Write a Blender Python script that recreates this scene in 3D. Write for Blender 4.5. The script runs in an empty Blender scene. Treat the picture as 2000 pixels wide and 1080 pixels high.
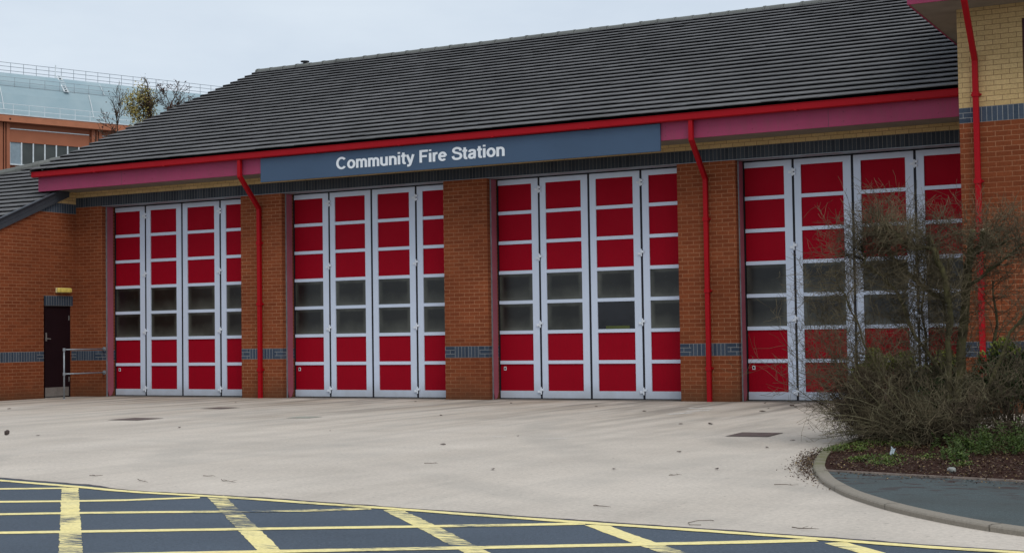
import bpy, math, random
from mathutils import Vector, Matrix
random.seed(7)
SC = bpy.context.scene
COL = SC.collection

# ------------------------------------------------------------------ camera
cam_d = bpy.data.cameras.new("camera")
cam = bpy.data.objects.new("camera", cam_d); COL.objects.link(cam)
cam_d.sensor_width = 36.0; cam_d.sensor_fit = 'HORIZONTAL'
cam_d.lens = 36.0 * 2860.47 / 2000.0
cam_d.clip_start = 0.1; cam_d.clip_end = 3000
_r = Vector((0.8815772877, 0.4718038455, -0.0149203609))
_u = Vector((0.0324435867, -0.0290275577, 0.9990519579))
_f = Vector((-0.4709234539, 0.8812255853, 0.0408970445))
cam.matrix_world = Matrix(((_r.x, _u.x, -_f.x, 24.832), (_r.y, _u.y, -_f.y, -25.088), (_r.z, _u.z, -_f.z, 1.228), (0, 0, 0, 1)))
SC.camera = cam

# ------------------------------------------------------------------ sky, sun, exposure
SUN_DIR = Vector((0.48, -0.40, 0.80)).normalized()     # towards the sun, behind the cloud
w = bpy.data.worlds.new("World"); SC.world = w; w.use_nodes = True
nt = w.node_tree; nt.nodes.clear()
out = nt.nodes.new('ShaderNodeOutputWorld'); bg = nt.nodes.new('ShaderNodeBackground')
sky = nt.nodes.new('ShaderNodeTexSky'); sky.sky_type = 'NISHITA'; sky.sun_disc = False
sky.sun_elevation = math.asin(SUN_DIR.z); sky.sun_rotation = math.atan2(SUN_DIR.x, SUN_DIR.y)
tc = nt.nodes.new('ShaderNodeTexCoord')
mp = nt.nodes.new('ShaderNodeMapping'); mp.inputs['Scale'].default_value = (1.0, 1.0, 3.2)
nz = nt.nodes.new('ShaderNodeTexNoise'); nz.inputs['Scale'].default_value = 2.3; nz.inputs['Detail'].default_value = 6; nz.inputs['Roughness'].default_value = .55
rp = nt.nodes.new('ShaderNodeValToRGB')
rp.color_ramp.elements[0].position = .32; rp.color_ramp.elements[0].color = (6.25, 7.15, 8.3, 1)
rp.color_ramp.elements[1].position = .68; rp.color_ramp.elements[1].color = (8.2, 9.0, 9.75, 1)
mx = nt.nodes.new('ShaderNodeMixRGB'); mx.inputs[0].default_value = .9
nt.links.new(tc.outputs['Generated'], mp.inputs[0]); nt.links.new(mp.outputs[0], nz.inputs[0]); nt.links.new(nz.outputs[0], rp.inputs[0])
nt.links.new(sky.outputs[0], mx.inputs[1]); nt.links.new(rp.outputs[0], mx.inputs[2])
nt.links.new(mx.outputs[0], bg.inputs[0]); bg.inputs[1].default_value = 0.1
nt.links.new(bg.outputs[0], out.inputs[0])
sl = bpy.data.lights.new("sun", 'SUN'); sl.energy = 1.5; sl.angle = math.radians(35); sl.color = (1, .96, .9)
sun = bpy.data.objects.new("sun", sl); COL.objects.link(sun)
sun.rotation_euler = SUN_DIR.to_track_quat('Z', 'Y').to_euler()
SC.view_settings.view_transform = 'Standard'; SC.view_settings.look = 'None'
SC.view_settings.exposure = 0.0; SC.view_settings.gamma = 1.0

# ------------------------------------------------------------------ helpers
class MB:
    def __init__(s): s.v = []; s.f = []; s.uv = []
    def face(s, pts, uv=None):
        i = len(s.v); s.v += [tuple(p) for p in pts]; s.f.append(tuple(range(i, i + len(pts))))
        s.uv.append(uv)
    def box(s, x0, x1, y0, y1, z0, z1, skip=''):
        a = [(x0, y0, z0), (x1, y0, z0), (x1, y1, z0), (x0, y1, z0), (x0, y0, z1), (x1, y0, z1), (x1, y1, z1), (x0, y1, z1)]
        q = {'b': (0, 3, 2, 1), 't': (4, 5, 6, 7), 'f': (0, 1, 5, 4), 'r': (1, 2, 6, 5), 'k': (2, 3, 7, 6), 'l': (3, 0, 4, 7)}
        for k, ix in q.items():
            if k not in skip: s.face([a[i] for i in ix])
        return s
    def obox(s, c, ax, ay, az):      # oriented box: centre and half-axis vectors
        c = Vector(c); ax = Vector(ax); ay = Vector(ay); az = Vector(az)
        P = [c + i * ax + j * ay + k * az for k in (-1, 1) for j, i in ((-1, -1), (-1, 1), (1, 1), (1, -1))]
        for ix in ((0, 3, 2, 1), (4, 5, 6, 7), (0, 1, 5, 4), (1, 2, 6, 5), (2, 3, 7, 6), (3, 0, 4, 7)): s.face([P[i] for i in ix])
        return s
    def tube(s, pts, rad, n=6, cap=True, rot=0.0):
        pts = [Vector(p) for p in pts]
        if not isinstance(rad, (list, tuple)): rad = [rad] * len(pts)
        rings = []; ref = None
        for i, p in enumerate(pts):
            if i == 0: t = pts[1] - pts[0]
            elif i == len(pts) - 1: t = pts[-1] - pts[-2]
            else: t = (pts[i + 1] - p).normalized() + (p - pts[i - 1]).normalized()
            if t.length < 1e-9: t = Vector((0, 0, 1))
            t.normalize()
            if ref is None: ref = Vector((1, 0, 0)) if abs(t.x) < .8 else Vector((0, 1, 0))
            a = (ref - t * ref.dot(t)).normalized(); b = t.cross(a); ref = a
            i0 = len(s.v)
            for k in range(n):
                th = 2 * math.pi * k / n + rot
                s.v.append(tuple(p + rad[i] * (math.cos(th) * a + math.sin(th) * b)))
            rings.append(i0)
        for a0, b0 in zip(rings, rings[1:]):
            for k in range(n):
                k2 = (k + 1) % n
                s.f.append((a0 + k, a0 + k2, b0 + k2, b0 + k)); s.uv.append(None)
        if cap:
            s.f.append(tuple(rings[0] + k for k in reversed(range(n)))); s.uv.append(None)
            s.f.append(tuple(rings[-1] + k for k in range(n))); s.uv.append(None)
        return s
    def prism(s, poly, axis, a, b):  # polygon extruded along an axis
        def P(p, t): return {'x': (t, p[0], p[1]), 'y': (p[0], t, p[1]), 'z': (p[0], p[1], t)}[axis]
        s.face([P(p, a) for p in poly]); s.face([P(p, b) for p in reversed(poly)])
        for i in range(len(poly)):
            p, q2 = poly[i], poly[(i + 1) % len(poly)]
            s.face([P(p, a), P(q2, a), P(q2, b), P(p, b)])
        return s
    def build(s, name, mat, parent=None, smooth=False, bevel=0, label=None):
        me = bpy.data.meshes.new(name); me.from_pydata(s.v, [], s.f); me.update()
        uvl = me.uv_layers.new(name="UVMap"); dat = uvl.data
        for p, uv in zip(me.polygons, s.uv):
            n = p.normal; ax = max(range(3), key=lambda k: abs(n[k]))
            for j, li in enumerate(p.loop_indices):
                if uv: dat[li].uv = uv[j]
                else:
                    c = me.vertices[me.loops[li].vertex_index].co
                    dat[li].uv = (c.y, c.z) if ax == 0 else ((c.x, c.z) if ax == 1 else (c.x, c.y))
            if smooth: p.use_smooth = True
        o = bpy.data.objects.new(name, me); COL.objects.link(o)
        if mat: me.materials.append(mat)
        if parent: o.parent = parent; o.matrix_parent_inverse = parent.matrix_world.inverted()
        if bevel:
            m = o.modifiers.new('bevel', 'BEVEL'); m.width = bevel; m.segments = 2; m.limit_method = 'ANGLE'
            wl = o.modifiers.new('weld', 'WELD'); wl.merge_threshold = 1e-5
            bpy_mods = o.modifiers; bpy_mods.move(1, 0)
        if label: o['label'] = label
        return o

def thing(name, label, cat, loc=(0, 0, 0), group=None):
    o = bpy.data.objects.new(name, None); COL.objects.link(o); o.location = loc; o.empty_display_size = .2
    o.matrix_world = Matrix.Translation(loc)
    o['label'] = label; o['category'] = cat
    if group: o['group'] = group
    return o
def tag(o, label, cat, group=None, kind=None):
    o['label'] = label; o['category'] = cat
    if group: o['group'] = group
    if kind: o['kind'] = kind
    return o
def struct(o, label=None, cat=None):
    o['kind'] = 'structure'
    if label: o['label'] = label
    if cat: o['category'] = cat
    return o

# ------------------------------------------------------------------ materials
class M:
    def __init__(s, name, rough=.7, spec=.3, metal=0.0):
        s.m = bpy.data.materials.new(name); s.m.use_nodes = True; s.t = s.m.node_tree; s.t.nodes.clear()
        s.o = s.t.nodes.new('ShaderNodeOutputMaterial'); s.b = s.t.nodes.new('ShaderNodeBsdfPrincipled')
        s.t.links.new(s.b.outputs[0], s.o.inputs[0])
        s.b.inputs['Roughness'].default_value = rough; s.b.inputs['Metallic'].default_value = metal
        s.b.inputs['Specular IOR Level'].default_value = spec
    def n(s, typ, **kw):
        x = s.t.nodes.new(typ)
        for k, v in kw.items(): setattr(x, k, v)
        return x
    def l(s, a, b): s.t.links.new(a, b)
    def coord(s, kind='Object', scale=(1, 1, 1), loc=(0, 0, 0), rot=(0, 0, 0)):
        c = s.n('ShaderNodeTexCoord'); mm = s.n('ShaderNodeMapping')
        mm.inputs['Scale'].default_value = scale; mm.inputs['Location'].default_value = loc; mm.inputs['Rotation'].default_value = rot
        s.l(c.outputs[kind], mm.inputs[0]); return mm.outputs[0]
    def noise(s, scale, detail=4, rough=.55, vec=None, dist=0):
        x = s.n('ShaderNodeTexNoise'); x.inputs['Scale'].default_value = scale; x.inputs['Detail'].default_value = detail
        x.inputs['Roughness'].default_value = rough; x.inputs['Distortion'].default_value = dist
        s.l(vec if vec is not None else s.coord(), x.inputs[0]); return x.outputs[0]
    def ramp(s, fac, stops, interp='LINEAR'):
        r = s.n('ShaderNodeValToRGB'); e = r.color_ramp.elements; r.color_ramp.interpolation = interp
        while len(e) < len(stops): e.new(.5)
        for i, (p, c) in enumerate(stops):
            e[i].position = p; e[i].color = (c, c, c, 1) if isinstance(c, (int, float)) else (*c, 1)
        s.l(fac, r.inputs[0]); return r.outputs[0]
    def mix(s, fac, a, b, mode='MIX'):
        x = s.n('ShaderNodeMixRGB', blend_type=mode)
        for i, v in enumerate((fac, a, b)):
            if isinstance(v, (int, float)): x.inputs[i].default_value = v if i == 0 else (v, v, v, 1)
            elif isinstance(v, tuple): x.inputs[i].default_value = (*v, 1)
            else: s.l(v, x.inputs[i])
        return x.outputs[0]
    def math(s, op, a, b=0.0, c=None):
        x = s.n('ShaderNodeMath', operation=op)
        for i, v in enumerate((a, b, c)):
            if v is None: continue
            if isinstance(v, (int, float)): x.inputs[i].default_value = v
            else: s.l(v, x.inputs[i])
        return x.outputs[0]
    def col(s, c):
        if isinstance(c, tuple): s.b.inputs['Base Color'].default_value = (*c, 1)
        else: s.l(c, s.b.inputs['Base Color'])
        return s
    def bump(s, h, strength=.3, dist=.01):
        x = s.n('ShaderNodeBump'); x.inputs['Strength'].default_value = strength; x.inputs['Distance'].default_value = dist
        s.l(h, x.inputs['Height']); s.l(x.outputs[0], s.b.inputs['Normal']); return s

def simple(name, c, rough=.6, spec=.3, metal=0.0, var=.12, scale=3.0, bump=0.0, bscale=60):
    m = M(name, rough, spec, metal)
    f = m.ramp(m.noise(scale, 5), [(.3, 1 - var), (.7, 1 + var)])
    m.col(m.mix(1.0, c, f, 'MULTIPLY'))
    if bump: m.bump(m.noise(bscale, 3), bump, .004)
    return m.m

def brick(name, c1, c2, mortar, bw=.225, rh=.075, off=.5, ms=.009, shift=(0, 0, 0), fade=.5, stain=None):
    m = M(name, .85, .15)
    uv = m.coord('UV', loc=shift)
    b = m.n('ShaderNodeTexBrick'); b.offset = off; b.squash = 1.0
    m.l(uv, b.inputs['Vector'])
    b.inputs['Color1'].default_value = (*c1, 1); b.inputs['Color2'].default_value = (*c2, 1); b.inputs['Mortar'].default_value = (*mortar, 1)
    b.inputs['Scale'].default_value = 1.0; b.inputs['Mortar Size'].default_value = ms / 2; b.inputs['Mortar Smooth'].default_value = .3
    b.inputs['Bias'].default_value = 0.0; b.inputs['Brick Width'].default_value = bw; b.inputs['Row Height'].default_value = rh
    # weathering: joints fade out in patches, faces mottle
    patch = m.ramp(m.noise(1.1, 4), [(.38, 0.0), (.62, 1.0)])
    mid = tuple((a + c) / 2 for a, c in zip(c1, c2))
    mort2 = m.mix(m.math('MULTIPLY', patch, fade), mortar, mid)
    col = m.mix(b.outputs['Fac'], b.outputs['Color'], mort2)
    var = m.ramp(m.noise(.6, 5), [(.3, .80), (.7, 1.14)])
    col = m.mix(1.0, col, var, 'MULTIPLY')
    fine = m.ramp(m.noise(38, 3), [(.3, .86), (.7, 1.12)])
    col = m.mix(1.0, col, fine, 'MULTIPLY')
    if stain:       # dirt splashed up the lowest courses
        g = m.n('ShaderNodeSeparateXYZ'); m.l(m.coord(), g.inputs[0])
        z = m.math('ADD', g.outputs[2], m.math('MULTIPLY', m.noise(1.7, 4), .55))
        s = m.ramp(z, [(.28, 1.0), (.75, 0.0)])
        col = m.mix(m.math('MULTIPLY', s, .75), col, stain)
    m.col(col)
    inv = m.math('SUBTRACT', 1.0, b.outputs['Fac'])
    m.bump(m.math('ADD', inv, m.math('MULTIPLY', m.noise(60, 2), .25)), .5, .004)
    return m.m

RED1, RED2, MORT = (.225, .060, .022), (.17, .043, .016), (.33, .150, .078)
m_brick = brick('red_brick', RED1, RED2, MORT, ms=.013, fade=.42, stain=(.10, .045, .022))
m_brick_low = brick('red_brick_low', RED1, RED2, MORT, shift=(0, 0, 0), fade=.7, stain=(.10, .045, .022))
m_yellow = brick('yellow_brick', (.60, .42, .20), (.52, .36, .165), (.22, .13, .07), fade=.15)
BL1, BL2, BLM = (.060, .078, .108), (.036, .050, .075), (.30, .30, .29)
m_soldier = brick('blue_soldier_course', BL1, BL2, BLM, bw=.075, rh=.225, off=0, shift=(0, .075, 0), fade=.2)      # z 0.825..1.05 etc.
m_soldier_l = brick('blue_soldier_lintel', (.050, .058, .070), (.030, .036, .046), (.17, .165, .155), bw=.075, rh=.225, off=0, shift=(0, -.075, 0), fade=.4)
m_stretch = brick('blue_stretcher', BL1, BL2, BLM, fade=.2)
m_blue_t = brick('blue_soldier_upper', (.075, .095, .13), (.05, .068, .095), BLM, bw=.075, rh=.225, off=0, shift=(0, 0, 0), fade=.1)

def paint(name, c, rough=.45, dirt=.25, spec=.35, bump=.0, dirtcol=(.08, .075, .06)):
    m = M(name, rough, spec)
    f = m.ramp(m.noise(2.2, 6, .6), [(.35, 0.0), (.75, 1.0)])
    streak = m.ramp(m.noise(6, 5, .6, m.coord(scale=(4, 4, .5))), [(.45, 0.0), (.8, 1.0)])
    col = m.mix(m.math('MULTIPLY', f, dirt * .5), c, dirtcol)
    col = m.mix(m.math('MULTIPLY', streak, dirt), col, dirtcol)
    m.col(col)
    m.l(m.ramp(f, [(0, rough), (1, min(1, rough + .2))]), m.b.inputs['Roughness'])
    if bump: m.bump(m.noise(120, 2), bump, .002)
    return m.m
m_red = paint('red_gloss_paint', (.34, .003, .009), .45, .10, spec=.15, dirtcol=(.12, .01, .012))
m_pink = paint('faded_pink_paint', (.32, .036, .102), .6, .28)
m_pinkj = paint('faded_pink_post_paint', (.36, .09, .13), .65, .3)
m_panel = paint('red_stucco_panel', (.31, .0015, .012), .6, .16, spec=.08, bump=.4, dirtcol=(.12, .01, .015))
m_alu = M('painted_door_frame', .5, .3)
_g = m_alu.n('ShaderNodeSeparateXYZ'); m_alu.l(m_alu.coord(), _g.inputs[0])
_z = m_alu.math('ADD', _g.outputs[2], m_alu.math('MULTIPLY', m_alu.noise(5, 5), .30))
_d = m_alu.ramp(_z, [(.13, 1.0), (.50, 0.0)])
_c = m_alu.mix(m_alu.math('MULTIPLY', m_alu.ramp(m_alu.noise(1.6, 5), [(.35, 0), (.75, 1)]), .25), (.60, .67, .80), (.46, .50, .58))
m_alu.col(m_alu.mix(m_alu.math('MULTIPLY', _d, .5), _c, (.25, .23, .19))); m_alu = m_alu.m
m_rubber = simple('black_rubber_seal', (.012, .012, .018), .7)
m_galv = simple('galvanised_steel', (.27, .30, .33), .5, .5, .5, .2, 12)
m_steel = simple('brushed_steel_plate', (.33, .32, .30), .4, .5, .6, .15, 10)
m_darkdoor = simple('dark_maroon_door_paint', (.012, .004, .006), .6, .15)
m_soffit = simple('soffit_board', (.22, .19, .155), .8, .2)
m_sign = simple('slate_blue_sign_panel', (.050, .088, .150), .5, .3, var=.05, scale=1.5)
m_white = simple('white_lettering', (.74, .78, .82), .5, var=.03)
m_lead = simple('dark_verge_trim', (.045, .05, .06), .6, .3)
m_black = simple('dark_void', (.01, .01, .01), .9)

def tile(name, base, moss=.3):
    m = M(name, .85, .08)
    uv = m.coord('UV')
    b = m.n('ShaderNodeTexBrick'); b.offset = .5; m.l(uv, b.inputs['Vector'])
    b.inputs['Color1'].default_value = (*[x * 1.06 for x in base], 1); b.inputs['Color2'].default_value = (*[x * .90 for x in base], 1)
    b.inputs['Mortar'].default_value = (*[x * .25 for x in base], 1)
    b.inputs['Scale'].default_value = 1; b.inputs['Mortar Size'].default_value = .0015; b.inputs['Brick Width'].default_value = .33; b.inputs['Row Height'].default_value = 1.0
    b.inputs['Mortar Smooth'].default_value = .2
    v = m.ramp(m.noise(.55, 6, .6), [(.3, .80), (.72, 1.16)])
    c = m.mix(1.0, b.outputs['Color'], v, 'MULTIPLY')
    sp = m.ramp(m.noise(9, 4, .7), [(.62, 0.0), (.74, 1.0)])
    c = m.mix(m.math('MULTIPLY', sp, moss), c, (.20, .20, .17))
    dk = m.ramp(m.noise(5, 4, .7, m.coord(loc=(5, 3, 1))), [(.66, 0.0), (.74, 1.0)])
    c = m.mix(m.math('MULTIPLY', dk, .5), c, (.03, .032, .03))
    m.col(c); m.bump(m.noise(50, 3), .3, .003); return m.m
m_tile = tile('concrete_roof_tile', (.146, .144, .146))
m_ridge = tile('lichened_ridge_tile', (.16, .165, .155), .7)

def glass(name, dark, edge, rough=.28):
    m = M(name, rough, .45)
    g = m.n('ShaderNodeSeparateXYZ'); m.l(m.coord('Generated'), g.inputs[0])
    ex = m.math('ABSOLUTE', m.math('SUBTRACT', g.outputs[0], .5)); ez = m.math('ABSOLUTE', m.math('SUBTRACT', g.outputs[2], .5))
    e = m.math('ADD', m.math('MAXIMUM', ex, ez), m.math('MULTIPLY', m.noise(5, 3), .08))
    f = m.ramp(e, [(.40, 0.0), (.53, 1.0)])
    lo = m.ramp(m.math('ADD', g.outputs[2], m.math('MULTIPLY', m.noise(3, 2), .4)), [(.25, .6), (.75, 0.0)])  # paler towards the pane foot: ground reflection painted into the colour
    c = m.mix(f, dark, edge); c = m.mix(lo, c, edge)
    w_ = m.ramp(m.noise(1.3, 4, .6, m.coord(scale=(1, 1, .8), loc=(4, 0, 2))), [(.36, .62), (.66, 1.5)])
    c = m.mix(1.0, c, w_, 'MULTIPLY')
    sm_ = m.ramp(m.noise(9, 4, .7), [(.62, 0.0), (.75, 1.0)]); c = m.mix(m.math('MULTIPLY', sm_, .35), c, edge)
    m.col(c); m.bump(m.noise(2.5, 2), .15, .01); return m.m
m_glass = glass('frosted_glazing', (.008, .008, .007), (.066, .068, .056))
m_clear = glass('clear_glazing', (.005, .005, .008), (.007, .007, .010), .1)
m_hivis = simple('yellow_green_vehicle_stripe', (.07, .085, .02), .6)

# ------------------------------------------------------------------ ground surfaces
def poly_sheet(pts, z, name, mat, thick=None):
    b = MB()
    from mathutils.geometry import tessellate_polygon
    tri = tessellate_polygon([[Vector((x, y, 0)) for x, y in pts]])
    i0 = len(b.v); b.v += [(x, y, z) for x, y in pts]
    for t in tri:
        a, c, d = [Vector(b.v[i0 + k]) for k in t]
        if (c - a).cross(d - a).z < 0: t = (t[0], t[2], t[1])
        b.f.append(tuple(i0 + k for k in t)); b.uv.append(None)
    return b.build(name, mat)

mg = M('far_tarmac', .9, .2); mg.col(mg.mix(1.0, (.12, .125, .13), mg.ramp(mg.noise(.3, 6), [(.3, .8), (.7, 1.2)]), 'MULTIPLY'))
g = MB(); g.face([(-1500, -1500, -.02), (1500, -1500, -.02), (1500, 1500, -.02), (-1500, 1500, -.02)])
struct(g.build('ground', mg.m))

my = M('stained_concrete_yard', .85, .2)
grit = my.ramp(my.noise(26, 5, .8), [(.25, .74), (.75, 1.22)])
big = my.ramp(my.noise(.45, 7, .68), [(.3, .86), (.7, 1.09)])
c = my.mix(1.0, (.56, .495, .425), grit, 'MULTIPLY'); c = my.mix(1.0, c, big, 'MULTIPLY')
gx = my.n('ShaderNodeSeparateXYZ'); my.l(my.coord(), gx.inputs[0])
yy = gx.outputs[1]
near = my.ramp(my.math('MULTIPLY_ADD', yy, .1, 1.0), [(.0, 0.12), (.55, .5), (.9, 1.0)])     # the apron in front of the doors is dirtier
brown = my.ramp(my.noise(.8, 5, .6, my.coord(scale=(1, .35, 1), loc=(3, 1, 0))), [(.40, 0.0), (.70, 1.0)])
c = my.mix(my.math('MULTIPLY', my.math('MULTIPLY', near, brown), .85), c, (.33, .255, .185))
trk = my.ramp(my.noise(1.0, 5, .62, my.coord(scale=(2.6, .20, 1), rot=(0, 0, math.radians(-7)), loc=(1.3, 0, 0)), .3), [(.46, 0.0), (.62, 1.0)])
c = my.mix(my.math('MULTIPLY', my.math('MULTIPLY', near, trk), .70), c, (.135, .125, .11))
g3 = my.ramp(my.math('ADD', my.math('MULTIPLY', yy, -.9), my.math('MULTIPLY', my.noise(2.5, 4), .5)), [(.10, 1.0), (.55, 0.0)])
c = my.mix(my.math('MULTIPLY', g3, .55), c, (.12, .105, .085))
arc = my.ramp(my.noise(.6, 4, .5, my.coord(scale=(.35, 2.2, 1), rot=(0, 0, math.radians(-22)))), [(.55, 0.0), (.72, 1.0)])
c = my.mix(my.math('MULTIPLY', arc, .13), c, (.22, .21, .19))
sx_ = my.n('ShaderNodeSeparateXYZ'); my.l(my.coord(), sx_.inputs[0])
for cx_, cy_, fr_, ph_, st_ in ((27.0, -3.0, 3.1, .4, .26), (31.0, -14.0, 2.6, 2.0, .18)):
    dx_ = my.math('SUBTRACT', sx_.outputs[0], cx_); dy_ = my.math('SUBTRACT', sx_.outputs[1], cy_)
    dd_ = my.math('SQRT', my.math('ADD', my.math('MULTIPLY', dx_, dx_), my.math('MULTIPLY', dy_, dy_)))
    dd_ = my.math('ADD', dd_, my.math('MULTIPLY', my.noise(.25, 2, .5, my.coord(loc=(cx_, 0, 0))), .8))
    sn_ = my.math('SINE', my.math('MULTIPLY_ADD', dd_, fr_, ph_))
    f_ = my.math('MULTIPLY', my.ramp(sn_, [(.55, 0.0), (.95, 1.0)]), my.ramp(my.noise(.45, 5, .6, my.coord(loc=(cx_, cy_, 3))), [(.45, 0.0), (.62, 1.0)]))
    c = my.mix(my.math('MULTIPLY', f_, st_), c, (.27, .255, .23))
spk = my.ramp(my.noise(16, 3, .6, my.coord(loc=(9, 2, 0))), [(.66, 0.0), (.71, 1.0)])
c = my.mix(my.math('MULTIPLY', spk, .5), c, (.10, .09, .075))
my.col(c); my.bump(my.noise(90, 3), .35, .004)
edge = [(-60, -11), (-20, -12.6), (0, -13.9), (8, -14.7), (14.29, -15.4), (15.24, -15.56), (15.64, -15.62), (16.04, -15.79), (16.43, -15.86), (17.04, -15.85), (17.9, -15.92), (18.71, -16.04), (19.17, -16.09), (19.76, -16.14), (20.22, -16.21), (20.86, -16.28), (21.59, -16.36), (22.26, -16.44), (22.9, -16.54), (23.46, -16.58), (26, -16.9), (60, -19)]
b = MB()
for (xa, ya), (xb, yb) in zip(edge, edge[1:]): b.face([(xa, ya, 0), (xb, yb, 0), (xb, 12, 0), (xa, 12, 0)])
struct(b.build('yard', my.m))
mr = M('blue_grey_asphalt', .8, .25)
rc = mr.mix(1.0, (.068, .087, .113), mr.ramp(mr.noise(45, 5, .8), [(.25, .55), (.78, 1.5)]), 'MULTIPLY')
rc = mr.mix(1.0, rc, mr.ramp(mr.noise(.7, 5), [(.3, .88), (.7, 1.12)]), 'MULTIPLY')
rc = mr.mix(mr.math('MULTIPLY', mr.ramp(mr.noise(60, 1, .4, mr.coord(loc=(4, 4, 0))), [(.74, 0.0), (.78, 1.0)]), .6), rc, (.3, .31, .31))
mr.col(rc); mr.bump(mr.noise(120, 3), .6, .006)
b = MB()
for (xa, ya), (xb, yb) in zip(edge, edge[1:]): b.face([(xa, -70, .004), (xb, -70, .004), (xb, yb, .002), (xa, ya, .002)])
struct(b.build('road', mr.m))
# rough dark joint along the asphalt edge
b = MB(); rr = random.Random(3)
def resample(pts, step):
    o = [Vector(pts[0])]
    for a, c2 in zip(pts, pts[1:]):
        a = Vector(a); c2 = Vector(c2); k = max(1, int((c2 - a).length / step))
        for i in range(1, k + 1): o.append(a + (c2 - a) * i / k)
    return o
seg = resample([e + (0,) if len(e) == 2 else e for e in edge[3:-1]], .09)
off = 0
pr_ = None
for p in seg:
    off = .7 * off + rr.uniform(-.012, .012); wd = .035 + abs(off) * 1.2 + max(0, rr.gauss(0, .016))
    cur = (p.x, p.y - .02 + off * .3, p.y + wd * .6 + off)
    if pr_: b.face([(pr_[0], pr_[1], .003), (cur[0], cur[1], .003), (cur[0], cur[2], .003), (pr_[0], pr_[2], .003)])
    pr_ = cur
mj = simple('tarry_joint', (.07, .065, .075), .9, .2, var=.3, scale=20)
struct(b.build('road_joint', mj))

# painted box markings
myl = M('worn_yellow_road_paint', .7, .25)
def worn(amount, rot):
    m = M('worn_yellow_paint', .7, .25)
    y = m.mix(1.0, (.90, .76, .33), m.ramp(m.noise(40, 4), [(.3, .82), (.7, 1.1)]), 'MULTIPLY')
    y = m.mix(m.math('MULTIPLY', m.ramp(m.noise(3, 4), [(.4, 0), (.7, 1)]), .3), y, (.74, .68, .42))
    a = m.mix(1.0, (.068, .087, .113), m.ramp(m.noise(45, 5, .8), [(.25, .55), (.78, 1.5)]), 'MULTIPLY')
    n1 = m.noise(1.0, 7, .72, m.coord(scale=(4.5, 42, 1), rot=(0, 0, math.radians(rot))))
    n2 = m.noise(1.1, 3, .5, m.coord(loc=(2, 7, 0)))
    wv = m.math('ADD', n1, m.math('MULTIPLY', m.math('SUBTRACT', n2, .5), .9))
    k = m.ramp(wv, [(amount, 0.0), (amount + .09, 1.0)])
    m.col(m.mix(k, y, a)); m.bump(m.noise(120, 3), .5, .005); return m.m
m_yA = worn(.50, -28); m_yB = worn(.575, -28)
def ribbon(pts, wd, z, name, mat):
    P = resample([(x, y, 0) for x, y in pts], .06); b = MB(); rr = random.Random(len(name) + int(pts[0][0] * 100))
    L = []; R = []
    for i, p in enumerate(P):
        t = (P[min(i + 1, len(P) - 1)] - P[max(i - 1, 0)]).normalized(); n = Vector((-t.y, t.x, 0))
        j1 = rr.uniform(-.005, .005); j2 = rr.uniform(-.005, .005)
        L.append(p + n * (wd / 2 + j1)); R.append(p - n * (wd / 2 + j2))
    for i in range(len(P) - 1):
        b.face([(R[i].x, R[i].y, z), (R[i + 1].x, R[i + 1].y, z), (L[i + 1].x, L[i + 1].y, z), (L[i].x, L[i].y, z)])
    o = b.build(name, mat); return struct(o)
S = {0: [(15.60, -15.84), (18.50, -18.74), (20.5, -20.75)], 1: [(17.25, -15.93), (19.50, -18.17), (21.9, -20.6)],
     2: [(19.08, -16.2), (19.89, -16.99), (20.63, -17.74), (23.0, -20.1)], 3: [(20.78, -16.42), (21.22, -16.88), (21.69, -17.35), (24.5, -20.2)],
     4: [(22.42, -16.64), (22.72, -16.96), (25, -19.2)], 5: [(13.9, -15.7), (17.2, -19.0)], 6: [(12.2, -15.4), (15.6, -18.8)], 7: [(24.1, -16.75), (27, -19.6)]}
for k, p in S.items(): ribbon(p, .135, .0042, 'yellow_marking', m_yA)
Bl = [[(13.2, -17.3), (15.07, -16.16), (15.6, -15.9)], [(13.4, -18.3), (15.88, -16.88), (16.35, -16.66), (16.77, -16.42), (17.2, -16.06)],
      [(13.9, -19.0), (16.53, -17.48), (16.94, -17.25), (17.46, -16.99), (17.92, -16.78), (18.54, -16.48), (18.9, -16.2)],
      [(14.6, -19.8), (17.35, -18.22), (18.54, -17.58), (19.12, -17.27), (19.71, -16.96), (20.29, -16.64), (20.7, -16.4)],
      [(16.0, -20.2), (19.2, -18.41), (19.72, -18.11), (20.25, -17.81), (21.28, -17.22), (21.8, -16.91), (22.3, -16.6)],
      [(18.0, -20.6), (21.0, -18.9), (23.9, -16.9)], [(20.0, -21), (22.6, -19.4), (25.6, -17.3)]]
for p in Bl: ribbon(p, .118, .0054, 'yellow_marking', m_yB)
bord = [(6, -14.75), (12, -15.33), (14.51, -15.6), (15.41, -15.74), (15.69, -15.79), (16.13, -15.89), (16.47, -15.94), (17.35, -15.97), (17.92, -16.03), (18.35, -16.09), (18.91, -16.14), (19.21, -16.18), (19.75, -16.26), (20.28, -16.32), (20.9, -16.39), (21.63, -16.46), (22.23, -16.53), (22.92, -16.63), (23.47, -16.66), (27, -17.05)]
ribbon(bord, .095, .0066, 'yellow_marking', m_yB)
mch = worn(.5, 10)
m_chalk = M('faded_white_marking', .9, .1); kk = m_chalk.ramp(m_chalk.noise(8, 5, .7), [(.50, 0.0), (.66, 1.0)])
m_chalk.col(m_chalk.mix(kk, (.80, .79, .76), (.42, .39, .36))); m_chalk = m_chalk.m
for p, wd in (([(16.29, -4.09), (16.5, -3.6)], .09), ([(16.24, -3.2), (16.49, -2.83)], .09), ([(15.92, -2.28), (16.37, -2.36)], .12), ([(16.06, -9.29), (16.24, -9.23)], .03), ([(16.84, -9.34), (17.09, -9.27)], .03)):
    ribbon(p, wd, .004, 'white_marking', m_chalk)

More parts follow.
